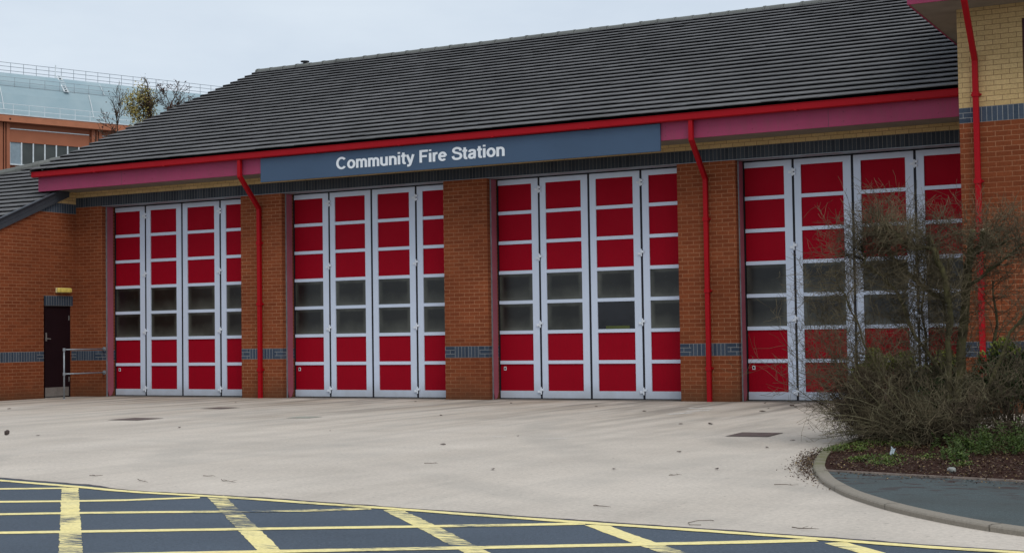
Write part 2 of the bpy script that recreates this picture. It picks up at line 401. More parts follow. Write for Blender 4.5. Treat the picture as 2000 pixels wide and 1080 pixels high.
# island: kerb, pavement, planting bed
kout = [(26.5, -18.2 + 1.5), (24.6, -16.45), (23.37, -15.98), (23.03, -15.74), (22.64, -15.36), (22.29, -14.95), (21.83, -14.27), (21.42, -13.45), (21.18, -12.82), (21.0, -12.31), (20.75, -11.36), (20.57, -10.54), (20.48, -9.9), (20.44, -9.05), (20.44, -8.64), (20.46, -8.1), (20.6, -7.5), (20.95, -7.0), (21.5, -6.7), (22.2, -6.6), (30, -6.6)]
P = resample([(x, y, 0) for x, y in kout], .12)
for _ in range(3):
    P = [P[0]] + [(P[i - 1] + P[i] * 2 + P[i + 1]) / 4 for i in range(1, len(P) - 1)] + [P[-1]]
nrm = []
for i, p in enumerate(P):
    t = (P[min(i + 1, len(P) - 1)] - P[max(i - 1, 0)]).normalized(); nrm.append(Vector((t.y, -t.x, 0)))
KW = .105
kerb_parts = []
mk = M('weathered_concrete_kerb', .85, .2)
kc = mk.mix(1.0, (.25, .22, .18), mk.ramp(mk.noise(50, 4, .7), [(.25, .8), (.75, 1.18)]), 'MULTIPLY')
gy = mk.n('ShaderNodeSeparateXYZ'); mk.l(mk.coord(), gy.inputs[0])
mossf = mk.ramp(mk.math('MULTIPLY_ADD', gy.outputs[1], .2, 3.0), [(.35, 0.0), (.62, 1.0)])
kc = mk.mix(mk.math('MULTIPLY', mossf, mk.ramp(mk.noise(6, 5), [(.3, .3), (.6, .95)])), kc, (.13, .125, .06))
mk.col(kc); mk.bump(mk.noise(60, 3), .4, .004); mk = mk.m
prof = [(0, -.01), (0, .028), (.008, .038), (.022, .043), (KW, .043), (KW, -.01)]
b = MB(); acc = 0; stones = []
for i in range(len(P) - 1):
    n0, n1 = nrm[i], nrm[i + 1]
    gap = (i % 7 == 6)
    for (a0, z0), (a1, z1) in zip(prof, prof[1:]):
        s = 0
        b.face([P[i] + n0 * a0 + Vector((0, 0, z0 - s)), P[i + 1] + n1 * a0 + Vector((0, 0, z0 - s)), P[i + 1] + n1 * a1 + Vector((0, 0, z1 - s)), P[i] + n0 * a1 + Vector((0, 0, z1 - s))][::-1])
    if gap:
        q0 = P[i]; t = (P[i + 1] - P[i]).normalized()
ko = b.build('kerb', mk, smooth=False); struct(ko, 'curved worn concrete kerb round the planted island', 'kerb')
b = MB()
for i in range(9, len(P) - 1, 9):
    t = (P[i + 1] - P[i]).normalized() * .004; n0 = nrm[i]
    a = P[i] - n0 * .0015; c2 = P[i] + n0 * (KW + .001)
    b.face([a - t + Vector((0, 0, .0)), a + t, a + t + Vector((0, 0, .040)), a - t + Vector((0, 0, .040))])
    b.face([a - t + Vector((0, 0, .0445)), a + t + Vector((0, 0, .0445)), c2 + t + Vector((0, 0, .0445)), c2 - t + Vector((0, 0, .0445))])
struct(b.build('kerb_joint', simple('dark_mortar_joint', (.11, .10, .08), .9)))
inner = [(P[i] + nrm[i] * (KW + .001)) for i in range(len(P))]
split = next(i for i, p in enumerate(inner) if p.y > -12.70)
mp2 = M('old_green_grey_tarmac', .9, .2)
pc = mp2.mix(1.0, (.070, .086, .088), mp2.ramp(mp2.noise(80, 3, .7), [(.25, .6), (.78, 1.45)]), 'MULTIPLY')
pc = mp2.mix(mp2.math('MULTIPLY', mp2.ramp(mp2.noise(1.6, 5), [(.42, 0), (.68, 1)]), .5), pc, (.055, .06, .058))
dirt = mp2.ramp(mp2.noise(3.2, 6, .7, mp2.coord(scale=(1, 1.6, 1))), [(.52, 0.0), (.60, 1.0)])
gz = mp2.n('ShaderNodeSeparateXYZ'); mp2.l(mp2.coord(), gz.inputs[0])
nb = mp2.ramp(mp2.math('MULTIPLY_ADD', gz.outputs[1], .5, 7.4), [(.0, 0.0), (.75, 1.0)])
pc = mp2.mix(mp2.math('MULTIPLY', mp2.math('MULTIPLY', dirt, nb), .85), pc, (.045, .022, .018))
mp2.col(pc); mp2.bump(mp2.noise(90, 3), .5, .005)
pts = [(p.x, p.y) for p in inner[:split]] + [(21.24, -12.70), (21.92, -12.87), (22.92, -13.09), (26, -13.7), (30, -14.4), (30, -16.5)]
struct(poly_sheet(pts, .034, 'pavement', mp2.m))
# edging strip
ed = [(21.22, -12.69), (21.92, -12.87), (22.92, -13.09), (26, -13.7), (30, -14.4)]
b = MB()
for (xa, ya), (xb, yb) in zip(ed, ed[1:]):
    b.face([(xa, ya - .012, .05), (xb, yb - .012, .05), (xb, yb + .012, .05), (xa, ya + .012, .05)])
    b.face([(xa, ya - .012, 0), (xb, yb - .012, 0), (xb, yb - .012, .05), (xa, ya - .012, .05)])
struct(b.build('edging_strip', simple('pale_edging', (.24, .19, .16), .9, var=.3, scale=15)))
ms = M('dark_leafy_soil', .95, .1)
sc = ms.ramp(ms.noise(24, 5, .75), [(.25, (.012, .006, .005)), (.5, (.040, .018, .013)), (.72, (.085, .045, .028)), (.86, (.16, .11, .06))])
ms.col(sc); ms.bump(ms.noise(30, 5, .7), 1.0, .03)
bed = [(p.x, p.y) for p in inner[split:]] + [(30, -14.38), (26, -13.685), (22.92, -13.075), (21.92, -12.855), (21.24, -12.685)]
struct(poly_sheet(bed, .036, 'planting_bed', ms.m), 'dark soil bed covered in leaf litter', 'planting bed')

# ------------------------------------------------------------------ fire station
FS = thing('fire_station', 'long low red brick fire station with four tall bay doors and grey tiled roof', 'fire station')
OP = [(.80, 4.80), (5.895, 9.895), (10.89, 14.89), (16.015, 20.0)]
PIERS = [(0.0, .80), (4.80, 5.895), (9.895, 10.89), (14.89, 16.015), (20.0, 20.53)]
D = .62          # wall depth
for i, (a, c2) in enumerate(PIERS):
    b = MB(); b.box(a, c2, 0, D, 0, .825, 'tb').box(a, c2, 0, D, 1.05, 4.35, 'tb')
    pz = b.build('brick_pier', m_brick, FS)
    b = MB(); e = .215
    if i: b.box(a, a + e, -.002, D, .825, 1.05, 'r'); b.build('blue_brick_end', m_stretch, pz)
    b = MB(); b.box(c2 - e, c2, -.002, D, .825, 1.05, 'l'); b.build('blue_brick_end', m_stretch, pz)
    b = MB(); b.box(a + (e if i else .0), c2 - e, -.002, D, .825, 1.05, 'lr'); b.build('blue_brick_band', m_soldier, pz)
b = MB(); b.box(0, 20.53, -.001, D, 4.35, 4.575); b.build('soldier_lintel', m_soldier_l, FS)
b = MB(); b.box(0, 20.53, 0, D, 4.575, 4.72); b.build('upper_wall', m_yellow, FS)
b = MB(); b.box(.80, 20.0, -.012, .30, 4.341, 4.349); b.build('lintel_plate', m_galv, FS)
# gable above the wing roof, back wall, black sheet standing in for unlit interior
b = MB()
b.prism([(.012, 4.35), (7.47, 4.35), (7.47, 8.45), (.012, 5.35)], 'x', .003, .25)
b.prism([(7.47, 0), (15.8, 0), (15.8, 4.9), (7.47, 8.45)], 'x', .003, .25)
b.build('gable_wall', m_yellow, FS)
b = MB(); b.box(.3, 20.5, 15.3, 15.6, 0, 4.7); b.box(.8, 20.0, .75, .78, 0, 4.34); b.build('back_wall_dark_backing', m_black, FS)

m_hinge = simple('pale_painted_hinge', (.70, .74, .80), .4, .4)
# bay doors: sixteen folding leaves
LE = [(.02, .919, .03, .775), (.963, 1.992, 1.085, 1.85), (2.038, 3.082, 2.165, 2.94), (3.128, 3.985, 3.26, 3.965)]
ROW = [(.163 + .5895 * k, .163 + .5895 * k + .524) for k in range(7)]
YF = .40
def leaf(ox, k, bay):
    x0, x1, p0, p1 = [ox + v for v in LE[k]]
    zb, zt = .022, 4.325
    b = MB()
    if p0 - x0 > .015: b.box(x0, p0, YF, YF + .055, zb, zt)
    b.box(p1, x1, YF, YF + .055, zb, zt)
    zs = [zb] + [z for r in ROW for z in r] + [zt]
    for j in range(0, 16, 2): b.box(p0, p1, YF + (.0015 if 0 < j < 14 else 0), YF + .055, zs[j], zs[j + 1], 'lr')
    L = b.build('door_leaf', m_alu, FS)
    for j, (z0, z1) in enumerate(ROW):
        gl = j in (2, 3)
        if gl:
            clear = (bay == 2 and k == 2 and j == 2)
            b = MB(); b.box(p0, p1, YF + .028, YF + .045, z0, z1)
            o = b.build('window_pane', m_clear if clear else m_glass, L, label='darker clear window pane' if clear else None)
            if clear:
                b = MB(); b.box(p0 + .16, p1 - .12, YF + .0245, YF + .0275, z0 + .005, z0 + .06); b.build('yellow_stripe', m_hivis, L)
        else:
            b = MB(); b.box(p0, p1, YF + .024, YF + .045, z0, z1); b.build('red_panel', m_panel, L)
    if k == 0:
        b = MB(); b.box(p0 + .07, p0 + .125, YF + .018, YF + .0238, .565, .635); b.build('lock_plate', m_white, L)
        b = MB(); b.box(p0 + .083, p0 + .112, YF + .014, YF + .0178, .58, .622); b.build('lock_slot', m_rubber, L)
    if k in (0, 2):
        for z in (.167, 1.463, 2.769, 4.10):
            b = MB(); gx0 = x1
            for q, (dx, dz) in enumerate(((-.035, .0), (.02, -.035), (.02, .035)) if z > 4 else ((-.032, -.018), (.02, .018))):
                b.box(gx0 + dx - .02, gx0 + dx + .052, YF - .028, YF - .001, z + dz - .022, z + dz + .022)
            b.tube([(gx0 + .02, YF - .02, z - .07), (gx0 + .02, YF - .02, z + .07)], .014, 6)
            b.build('hinge', m_hinge, L)
for bay, (ox, ex) in enumerate(OP):
    for k in range(4): leaf(ox, k, bay)
    b = MB()
    for q0, q1 in ((.9145, .9675), (1.9875, 2.0425), (3.0775, 3.1325), (-.004, .0245), (3.981, ex - ox + .004)):
        b.box(ox + q0 + .005, ox + q1 - .005, YF + .004, YF + .05, .012, 4.335)
    b.box(ox, ex, YF + .025, YF + .056, .0, .021); b.box(ox, ex, YF + .02, YF + .056, 4.327, 4.3405)
    b.build('door_seal', m_rubber, FS)
    b = MB()      # pink guide post on the left reveal
    b.box(ox + .004, ox + .022, .15, .335, .14, 4.335)
    b.prism([(.15, .14), (.335, .14), (.28, .03), (.20, .0)], 'x', ox + .004, ox + .022)
    b.build('guide_post', m_pinkj, FS)
    b = MB(); b.box(ox + .002, ox + .018, .12, .147, 0.0, 4.338); b.build('guide_channel', m_galv, FS)
    b = MB(); b.box(ex - .035, ex - .004, .15, .335, .14, 4.335); b.build('guide_post', m_pinkj, FS)
    b = MB(); b.box(ox, ex, -.02, YF + .1, 0, .0025); b.build('threshold', simple('threshold_concrete', (.16, .145, .125), .9), FS)

# roof
PIT = math.atan(.4253); TP = .4253
EY, EZ = -.93, 5.125           # lower edge of the tiles
def tiled(name, x0, x1, y0, z0, n, gauge, tp, parent, mat, xl=None, thick=.072):
    # n courses from the eave upwards; every course a real overlapping slab
    b = MB(); dy = gauge
    rr2 = random.Random(5)
    for i in range(n):
        ya = y0 + i * dy; za = z0 + i * dy * tp; yb = ya + dy + .05; zb = za + (dy + .05) * tp
        l0 = xl(ya) if xl else x0; l1 = xl(yb) if xl else x0
        up = thick
        off = (i % 2) * .165 + i * .0
        # individual tiles, each a hair higher or lower than its neighbours
        xs_ = [l0]; xx = math.floor(l0 / .33) * .33 + (.165 if i % 2 else 0) + .33
        while xx < x1 - .02:
            if xx > l0 + .02: xs_.append(xx)
            xx += .33
        xs_.append(x1); nz_ = za + up - .015
        for xa_, xb_ in zip(xs_, xs_[1:]):
            j_ = rr2.uniform(-.003, .004) + (.006 if rr2.random() < .02 else 0); k_ = rr2.uniform(-.004, .004)
            la = l1 if xa_ == l0 else xa_
            b.face([(xa_, ya + k_, za + up + j_), (xb_ - .002, ya + k_, za + up + j_), (xb_ - .002, yb, zb + .018), (la, yb, zb + .018)], [(xa_ + .33 * i, .1 + i), (xb_ + .33 * i, .1 + i), (xb_ + .33 * i, .85 + i), (la + .33 * i, .85 + i)])
            b.face([(xa_, ya + .004 + k_, nz_ + j_), (xb_ - .002, ya + .004 + k_, nz_ + j_), (xb_ - .002, ya + k_, za + up + j_), (xa_, ya + k_, za + up + j_)])
        b.face([(l0, ya + .14, nz_ + .09 * tp), (x1, ya + .14, nz_ + .09 * tp), (x1, ya + .004, nz_), (l0, ya + .004, nz_)])
        b.face([(l0, ya, za + up), (l1, yb, zb + .018), (l1, yb, zb - .10), (l0, ya, za - .06)])
    return b.build(name, mat, parent)
NC = 27; GA = (7.47 - EY) / NC
roof = tiled('roof', -.50, 21.2, EY, EZ, NC, GA, TP, FS, m_tile)
b = MB()      # deck under the tiles, rear slope, verge undercloak
RZ = EZ + (7.47 - EY) * TP
b.prism([(EY + .12, EZ - .02), (7.47, RZ - .06), (15.9, EZ - .1), (15.9, EZ - .2), (7.47, RZ - .2), (EY + .12, EZ - .10)], 'x', -.492, 21.2)
b.build('roof_deck', m_lead, FS)
b = MB(); b.face([(-.5, 7.47, RZ + .03), (21.2, 7.47, RZ + .03), (21.2, 16.0, EZ), (-.5, 16.0, EZ)]); b.build('rear_slope', m_tile, FS)
# ridge tiles, slightly uneven
b = MB(); x = -.50; rr3 = random.Random(9)
while x < 21.2:
    x2 = x + .445; dz = rr3.uniform(-.006, .006); pts = []
    for t in range(7):
        th = math.pi * t / 6; pts.append((7.47 - .15 * math.cos(th), RZ - .015 + dz + .105 * math.sin(th)))
    x1r = min(x2, 21.2)
    for xa, xb, s in ((x, x + .05, 1.1), (x + .05, x1r, 1.0)):
        q = [(7.47 + (py - 7.47) * s, RZ + (pz - RZ) * s) for py, pz in pts]
        for (ya, za), (yb, zb) in zip(q, q[1:]): b.face([(xa, ya, za), (xb, ya, za), (xb, yb, zb), (xa, yb, zb)])
        b.face([(xa, py, pz) for py, pz in q])
    x = x2
b.build('ridge', m_ridge, roof)
b = MB(); b.tube([(1.115, 7.44, RZ + .0), (1.115, 7.44, RZ + .12)], .05, 10); b.tube([(1.115, 7.44, RZ + .12), (1.115, 7.44, RZ + .145)], .12, 12)
b.build('roof_vent', m_lead, roof)
# eaves: fascia, soffit, gutter
b = MB(); b.box(-.415, 20.53, -.75, -.725, 4.69, 5.04)
b.box(-.415, -.39, -.725, .2, 4.69, 5.0)
fas = b.build('fascia', m_pink, FS, bevel=.003)
rr4 = random.Random(4); m_screw = simple('rusty_screw', (.05, .02, .03), .8)
for k in range(26):
    x = -.2 + k * .8 + rr4.uniform(-.02, .02)
    if 5.95 < x < 14.92: continue
    for z in (4.77, 4.93): b = MB(); b.tube([(x, -.7515, z), (x, -.7535, z)], .007, 6); b.build('screw', m_screw, fas)
b = MB()
for x in (2.1, 17.95): b.box(x, x + .005, -.7512, -.74, 4.69, 5.0)
b.build('fascia_joints', m_lead, fas)
b = MB(); b.box(-.39, 20.53, -.725, -.0015, 4.702, 4.716); b.build('soffit', m_soffit, FS)
b = MB()
gp = [(-.76, 5.125), (-.76, 5.018), (-.80, 5.003), (-.868, 5.003), (-.885, 5.02), (-.885, 5.118), (-.895, 5.122), (-.895, 5.13), (-.876, 5.13), (-.876, 5.03), (-.77, 5.03), (-.77, 5.125)]
b.prism(gp, 'x', -.503, 20.53)
gut = b.build('gutter', m_red, FS)
b = MB()
for x in (1.4, 3.4, 7.4, 9.4, 11.5, 13.5, 17.4, 19.4): b.box(x, x + .05, -.898, -.76, 4.999, 5.02)
b.build('gutter_union', m_red, gut)
# downpipes
def sq(b, pts, hw=.040):
    pts = [Vector(p) for p in pts]; X = Vector((1, 0, 0))
    # rings kept square to the wall, mitred in YZ
    rings = []
    for i, p in enumerate(pts):
        t0 = (p - pts[i - 1]).normalized() if i else (pts[1] - p).normalized()
        t1 = (pts[i + 1] - p).normalized() if i < len(pts) - 1 else t0
        t = (t0 + t1).normalized(); n = t.cross(X).normalized()
        s = 1 / max(.5, math.sqrt((1 + t0.dot(t1)) / 2))
        bx = n.cross(t).normalized()
        rings.append([p + (a * bx + c3 * n * s) * hw for a, c3 in ((-1, -1), (1, -1), (1, 1), (-1, 1))])
    for r0, r1 in zip(rings, rings[1:]):
        for k in range(4): b.face([r0[k], r0[(k + 1) % 4], r1[(k + 1) % 4], r1[k]])
    b.face(rings[0]); b.face(rings[-1][::-1])
def downpipe(xt, xb, yt=-.82, zt=5.0, zb1=4.66, z2=4.04, yw=-.055, coll=(3.3, 2.0, .6), loc=FS):
    b = MB(); sq(b, [(xt, yt, zt), (xt, yt, zb1), (xb, yw, z2), (xb, yw, .0)])
    o = b.build('downpipe', m_red, loc, bevel=.006)
    b = MB()
    for z in coll:
        b.box(xb - .049, xb + .049, yw - .049, yw + .05, z - .035, z + .035)
        b.box(xb - .075, xb + .075, yw + .02, yw + .053, z - .012, z + .012)
    b.build('pipe_bracket', m_red, o)
downpipe(5.435, 5.335); downpipe(15.50, 15.46)

# ---- side wing on the left
WT = 4.86; WS = TP
b = MB()
zt = lambda y, z0=0: WT - .10 + WS * y
# red brick below the line, with door opening y -0.98..-0.16, z 0..2.08
def wingpoly(b, y0, y1, z0, z1, ):
    # quad clipped by the sloping verge
    a0, a1 = min(z1, zt(y0)), min(z1, zt(y1))
    if a1 <= z0: return
    if a0 < z0:
        y0 = (z0 - WT + .10) / WS; a0 = z0
    pts = [(y0, z0), (y1, z0), (y1, a1)]
    ym = (z1 - WT + .10) / WS
    if a1 == z1 and a0 < z1 and y0 < ym < y1: pts.append((ym, z1))
    pts.append((y0, a0))
    out = []
    for p in pts:
        if not out or (abs(p[0] - out[-1][0]) + abs(p[1] - out[-1][1])) > 1e-5: out.append(p)
    b.face([(0, y, z) for y, z in out])
wingpoly(b, -5, -.98, 1.05, 4.2); wingpoly(b, -.98, -.0, 2.30, 4.2); wingpoly(b, -.16, 0, 1.05, 2.305 - .0)
wingpoly(b, -5, -.98, 0, .825); wingpoly(b, -.16, 0, 0, .825)
b.face([(0, -.98, 2.305), (0, -.98, 2.08), (0, -1.0, 2.08), (0, -1.0, 2.305)])
b.box(-.09, 0, -1.0, -.98, 0, 2.08, 'ltbk'); 
b.box(-.20, -.0, -.16, -.14, 0, 2.08, 'rtbk')
b.face([(0, -5, 0), (-6, -5, 0), (-6, -5, 2.4), (0, -5, 2.4)])
ww = b.build('wing_wall', m_brick, FS)
b = MB()
def wq(y0, y1, z0, z1, x=.002): b.face([(x, y0, z0), (x, y1, z0), (x, y1, z1), (x, y0, z1)])
wq(-5, -1.20, .825, 1.05, .0)
bb = MB(); bb.face([(0, -1.20, .825), (0, -.98, .825), (0, -.98, 1.05), (0, -1.20, 1.05)]); bb.build('blue_brick_end', m_stretch, ww); bb = MB(); bb.face([(0, -.16, .825), (0, 0, .825), (0, 0, 1.05), (0, -.16, 1.05)])
bb.build('blue_brick_end', m_stretch, ww)
b.build('blue_brick_band', m_soldier, ww)
b = MB(); b.box(-.09, .002, -.98, -.11, 2.08, 2.305, 'l'); b.build('door_header', brick('blue_soldier_header', BL1, BL2, BLM, bw=.075, rh=.225, off=0, shift=(.02, -.055, 0), fade=.2), ww)
b = MB(); wingpoly(b, -5, 0, 4.2, 4.425); b.build('upper_blue_band', brick('blue_soldier_wing', BL1, BL2, (.24, .24, .23), bw=.075, rh=.225, off=0, shift=(0, .075, 0), fade=.1), ww)
b = MB(); wingpoly(b, -5, 0, 4.425, 4.715); b.build('upper_wall', m_yellow, ww)
# door
b = MB(); b.box(-.075, -.045, -.93, -.19, .02, 2.04); sd = b.build('side_door', m_darkdoor, FS)
b = MB(); b.box(-.085, -.03, -.98, -.93, .0, 2.08); b.box(-.085, -.03, -.19, -.16, 0, 2.08); b.box(-.085, -.031, -.93, -.19, 2.04, 2.08); b.build('door_frame', m_darkdoor, sd)
b = MB(); b.box(-.045, -.042, -.925, -.195, .03, .235); b.build('kick_plate', m_steel, sd)
b = MB(); b.box(-.045, -.036, -.905, -.865, 1.28, 1.47); b.tube([(-.04, -.885, 1.335), (.005, -.885, 1.335), (.008, -.80, 1.33)], .011, 8); b.build('door_handle', m_steel, sd)
b = MB()
for z in (.35, 1.75): b.tube([(-.038, -.192, z), (-.038, -.192, z + .11)], .009, 8)
b.build('door_hinge', m_steel, sd)
HIP = (-9.0, -1.83, 2.0, 5.86)
# wing roof: lower plane passing under the main eaves, left end hipped
hx0, hy0, hx1, hy1 = HIP
def wl(y):     # left end of a course runs out along the hip
    return -9.0 if y < hy0 else -9.0 + (y - hy0) / (hy1 - hy0) * (hx1 - hx0)
wr = None
b_y0 = -5.3; gaw = .307
ncw = int((hy1 + .1 - b_y0) / gaw)
wr = tiled('wing_roof', -9, .008, b_y0, WT - .03 + WS * b_y0, ncw, gaw, WS, FS, m_tile, xl=lambda y: min(wl(y), .05))
b = MB()
for (xa, ya), (xb, yb) in (((hx0, hy0), (.0, wl and (hy0 + (0 - hx0) / (hx1 - hx0) * (hy1 - hy0)))),):
    L = Vector((xb - xa, yb - ya, 0)); k = int(L.length / .42)
    for i in range(k):
        p0 = Vector((xa, ya, 0)) + L * i / k; p1 = Vector((xa, ya, 0)) + L * (i + 1) / k
        p0.z = WT - .01 + WS * p0.y; p1.z = WT - .01 + WS * p1.y
        b.tube([p0, p1], [.135, .12], 10)
b.build('wing_ridge', m_ridge, wr)
b = MB(); DK = WT - .055; ye = hy0 + (.05 - hx0) / (hx1 - hx0) * (hy1 - hy0); b.face([(-9, -5.3, DK + WS * -5.3), (.05, -5.3, DK + WS * -5.3), (.05, ye, DK + WS * ye), (-9, hy0, DK + WS * hy0)])
b.face([(-9, hy0, DK + WS * hy0), (.05, ye, DK + WS * ye), (.05, ye, 2.4), (-9, hy0, 2.4)]); b.build('wing_deck', m_lead, FS)
b = MB(); b.prism([(-5.35, WT - .17 + WS * -5.35), (-.25, WT - .17 + WS * -.25), (-.25, WT + .06 + WS * -.25), (-5.35, WT + .06 + WS * -5.35)], 'x', .012, .045)
b.prism([(-5.35, WT + .062 + WS * -5.35), (-.25, WT + .062 + WS * -.25), (-.25, WT + .085 + WS * -.25), (-5.35, WT + .085 + WS * -5.35)], 'x', -.03, .08)
b.build('verge_trim', m_lead, FS)

# ---- entrance block on the right
TY = -2.9; TX = 20.53
b = MB(); b.box(TX, 27, TY, 3.5, 0, .825, 'tb').box(TX, 27, TY, 3.5, 1.05, 4.275, 'tb')
tw = b.build('entrance_block_wall', m_brick, FS)
b = MB(); b.box(TX + .22, 27, TY - .002, 3.5, .825, 1.05, 'tbl'); b.build('blue_brick_band', m_soldier, tw)
b = MB(); b.box(TX + .22, 27, TY - .002, 3.5, 4.275, 4.50, 'bl'); b.build('upper_blue_band', m_blue_t, tw)
b = MB(); b.box(TX, TX + .22, TY - .002, 3.5, .825, 1.05, 'tbr'); b.build('blue_brick_end', m_stretch, tw); b = MB(); b.box(TX, TX + .22, TY - .002, 3.5, 4.275, 4.50, 'br'); b.build('blue_brick_end', m_stretch, tw)
b = MB(); b.box(TX, 21.45, TY, 3.5, 4.5, 6.2, 'tbr').box(23.2, 27, TY, 3.5, 4.5, 6.2, 'tbl'); b.box(21.45, 23.2, TY, 3.5, 5.75, 6.2, 'tlr')
b.box(21.40, 21.45, TY, TY + .12, 4.5, 5.75, 'lf'); b.build('upper_wall', m_yellow, tw)
b = MB(); b.box(21.45, 23.2, TY + .08, TY + .1, 4.5, 5.75); wp = b.build('window', m_clear, tw)
b = MB()
for x0, x1, z0, z1 in ((21.45, 21.50, 4.5, 5.75), (23.15, 23.2, 4.5, 5.75), (22.3, 22.35, 4.55, 5.70), (21.50, 23.15, 4.5, 4.55), (21.50, 23.15, 5.70, 5.75)): b.box(x0, x1, TY + .05, TY + .078, z0, z1)
b.build('window_frame', simple('maroon_window_frame', (.06, .012, .02), .5), wp)
b = MB(); b.box(19.98, 27, -3.66, -3.63, 5.97, 6.32); b.box(19.98, 20.01, -3.63, 1.0, 5.97, 6.3); tf = b.build('entrance_fascia', m_pink, FS)
b = MB(); b.box(20.01, 27, -3.63, 3.4, 5.975, 5.99); b.build('entrance_soffit', m_soffit, FS)
b = MB(); b.box(19.9, 27, -3.79, -3.67, 6.28, 6.41); b.build('entrance_gutter', m_red, FS)
tiled('entrance_roof', 19.92, 27, -3.8, 6.41, 18, .307, TP, FS, m_tile)
b = MB(); b.prism([(-3.6, 6.33), (1.8, 8.75), (7.2, 6.33)], 'x', 20.02, 27); b.build('entrance_roof_deck', m_lead, FS)
b = MB(); b.box(20.2, 27, .5, 3.5, 5.9, 6.4); b.build('entrance_rear_wall', m_yellow, FS)
downpipe(20.80, 20.785, yt=-3.72, zt=6.30, zb1=5.93, z2=5.19, yw=TY - .055, coll=(4.68, 3.4, 1.9))

# ---- sign
SG = thing('sign', 'long slate blue sign board reading Community Fire Station along the eaves', 'sign', (5.97, -.78, 4.5))
b = MB(); b.box(5.965, 14.90, -.80, -.755, 4.498, 4.995); b.build('board', m_sign, SG, bevel=.004)
def arc(cx, cy, rx, ry, a0, a1, n=20): return [(cx + rx * math.cos(math.radians(a0 + (a1 - a0) * k / n)), cy + ry * math.sin(math.radians(a0 + (a1 - a0) * k / n))) for k in range(n + 1)]
def crom(P, n=8):
    P = [P[0]] + P + [P[-1]]; o = []
    for i in range(1, len(P) - 2):
        for k in range(n):
            t = k / n; a, b_, c_, d_ = P[i - 1], P[i], P[i + 1], P[i + 2]
            o.append(tuple(.5 * (2 * b_[j] + (c_[j] - a[j]) * t + (2 * a[j] - 5 * b_[j] + 4 * c_[j] - d_[j]) * t * t + (3 * b_[j] - a[j] - 3 * c_[j] + d_[j]) * t ** 3) for j in (0, 1)))
    return o + [P[-2]]
XH = .365
GL = {
 'C': ([arc(.40, .5, .30, .43, 42, 318)], .78), 'o': ([arc(.30, XH, .205, .295, 0, 360, 28)], .60),
 'n': ([[(.12, 0), (.12, .74)], arc(.295, .47, .175, .19, 150, 0, 12) + [(.47, 0)]], .595),
 'm': ([[(.12, 0), (.12, .74)], arc(.27, .47, .15, .19, 150, 0, 12) + [(.42, 0)], arc(.57, .47, .15, .19, 160, 0, 12) + [(.72, 0)]], .84),
 'u': ([[(.465, .73), (.465, 0)], [(.115, .73)] + arc(.29, .255, .175, .19, 180, 330, 12)], .595),
 'i': ([[(.12, 0), (.12, .73)], [(.12, .86), (.12, 1.0)]], .25),
 't': ([crom([(.17, .93), (.17, .5), (.175, .17), (.22, .075), (.33, .07)]), [(.02, .665), (.33, .665)]], .36),
 'y': ([[(.06, .73), (.275, .04)], crom([(.475, .73), (.31, .12), (.245, -.08), (.17, -.145), (.06, -.14)])], .54),
 'F': ([[(.14, 0), (.14, 1.0)], [(.14, .925), (.62, .925)], [(.14, .50), (.55, .50)]], .645),
 'r': ([[(.12, 0), (.12, .73)], crom([(.12, .42), (.16, .58), (.25, .655), (.36, .66)])], .385),
 'e': ([[(.10, .385), (.50, .385)], arc(.30, XH, .205, .295, 5, 318, 24)], .585),
 'S': ([crom([(.60, .70), (.56, .86), (.37, .93), (.19, .87), (.14, .735), (.22, .60), (.40, .53), (.57, .44), (.625, .28), (.55, .125), (.37, .07), (.17, .12), (.10, .31)])], .70),
 'a': ([crom([(.11, .53), (.16, .635), (.29, .665), (.42, .62), (.445, .50), (.445, .2), (.455, .08), (.51, .055)]), crom([(.445, .42), (.33, .385), (.17, .35), (.10, .22), (.15, .09), (.27, .065), (.39, .13), (.445, .25)])], .575),
 ' ': ([], .29)}
SW = .086
b = MB(); pen = 0.0; lay = 0; strokes = []
for ch in 'Community Fire Station':
    st_, adv = GL[ch]
    for p in st_: strokes.append([(x + pen, y) for x, y in p])
    pen += adv
kx = (11.735 - 7.905) / (pen - .15); kz = .243
for q in strokes:
    lay = (lay + 1) % 4; yd = -.8065 - lay * .0003
    L = []; R = []
    for i, p in enumerate(q):
        a_ = q[max(0, i - 1)]; c_ = q[min(len(q) - 1, i + 1)]; closed = abs(q[0][0] - q[-1][0]) < 1e-6 and abs(q[0][1] - q[-1][1]) < 1e-6 and len(q) > 10
        if closed and i in (0, len(q) - 1): a_ = q[-2]; c_ = q[1]
        dx, dy = c_[0] - a_[0], c_[1] - a_[1]; l = math.hypot(dx, dy) or 1; nx, ny = -dy / l, dx / l
        L.append((p[0] + nx * SW, p[1] + ny * SW)); R.append((p[0] - nx * SW, p[1] - ny * SW))
    T = lambda p: (7.905 + (p[0] - .10) * kx, yd, 4.638 + p[1] * kz)
    for i in range(len(q) - 1): b.face([T(R[i]), T(R[i + 1]), T(L[i + 1]), T(L[i])])
b.build('lettering', m_white, SG)

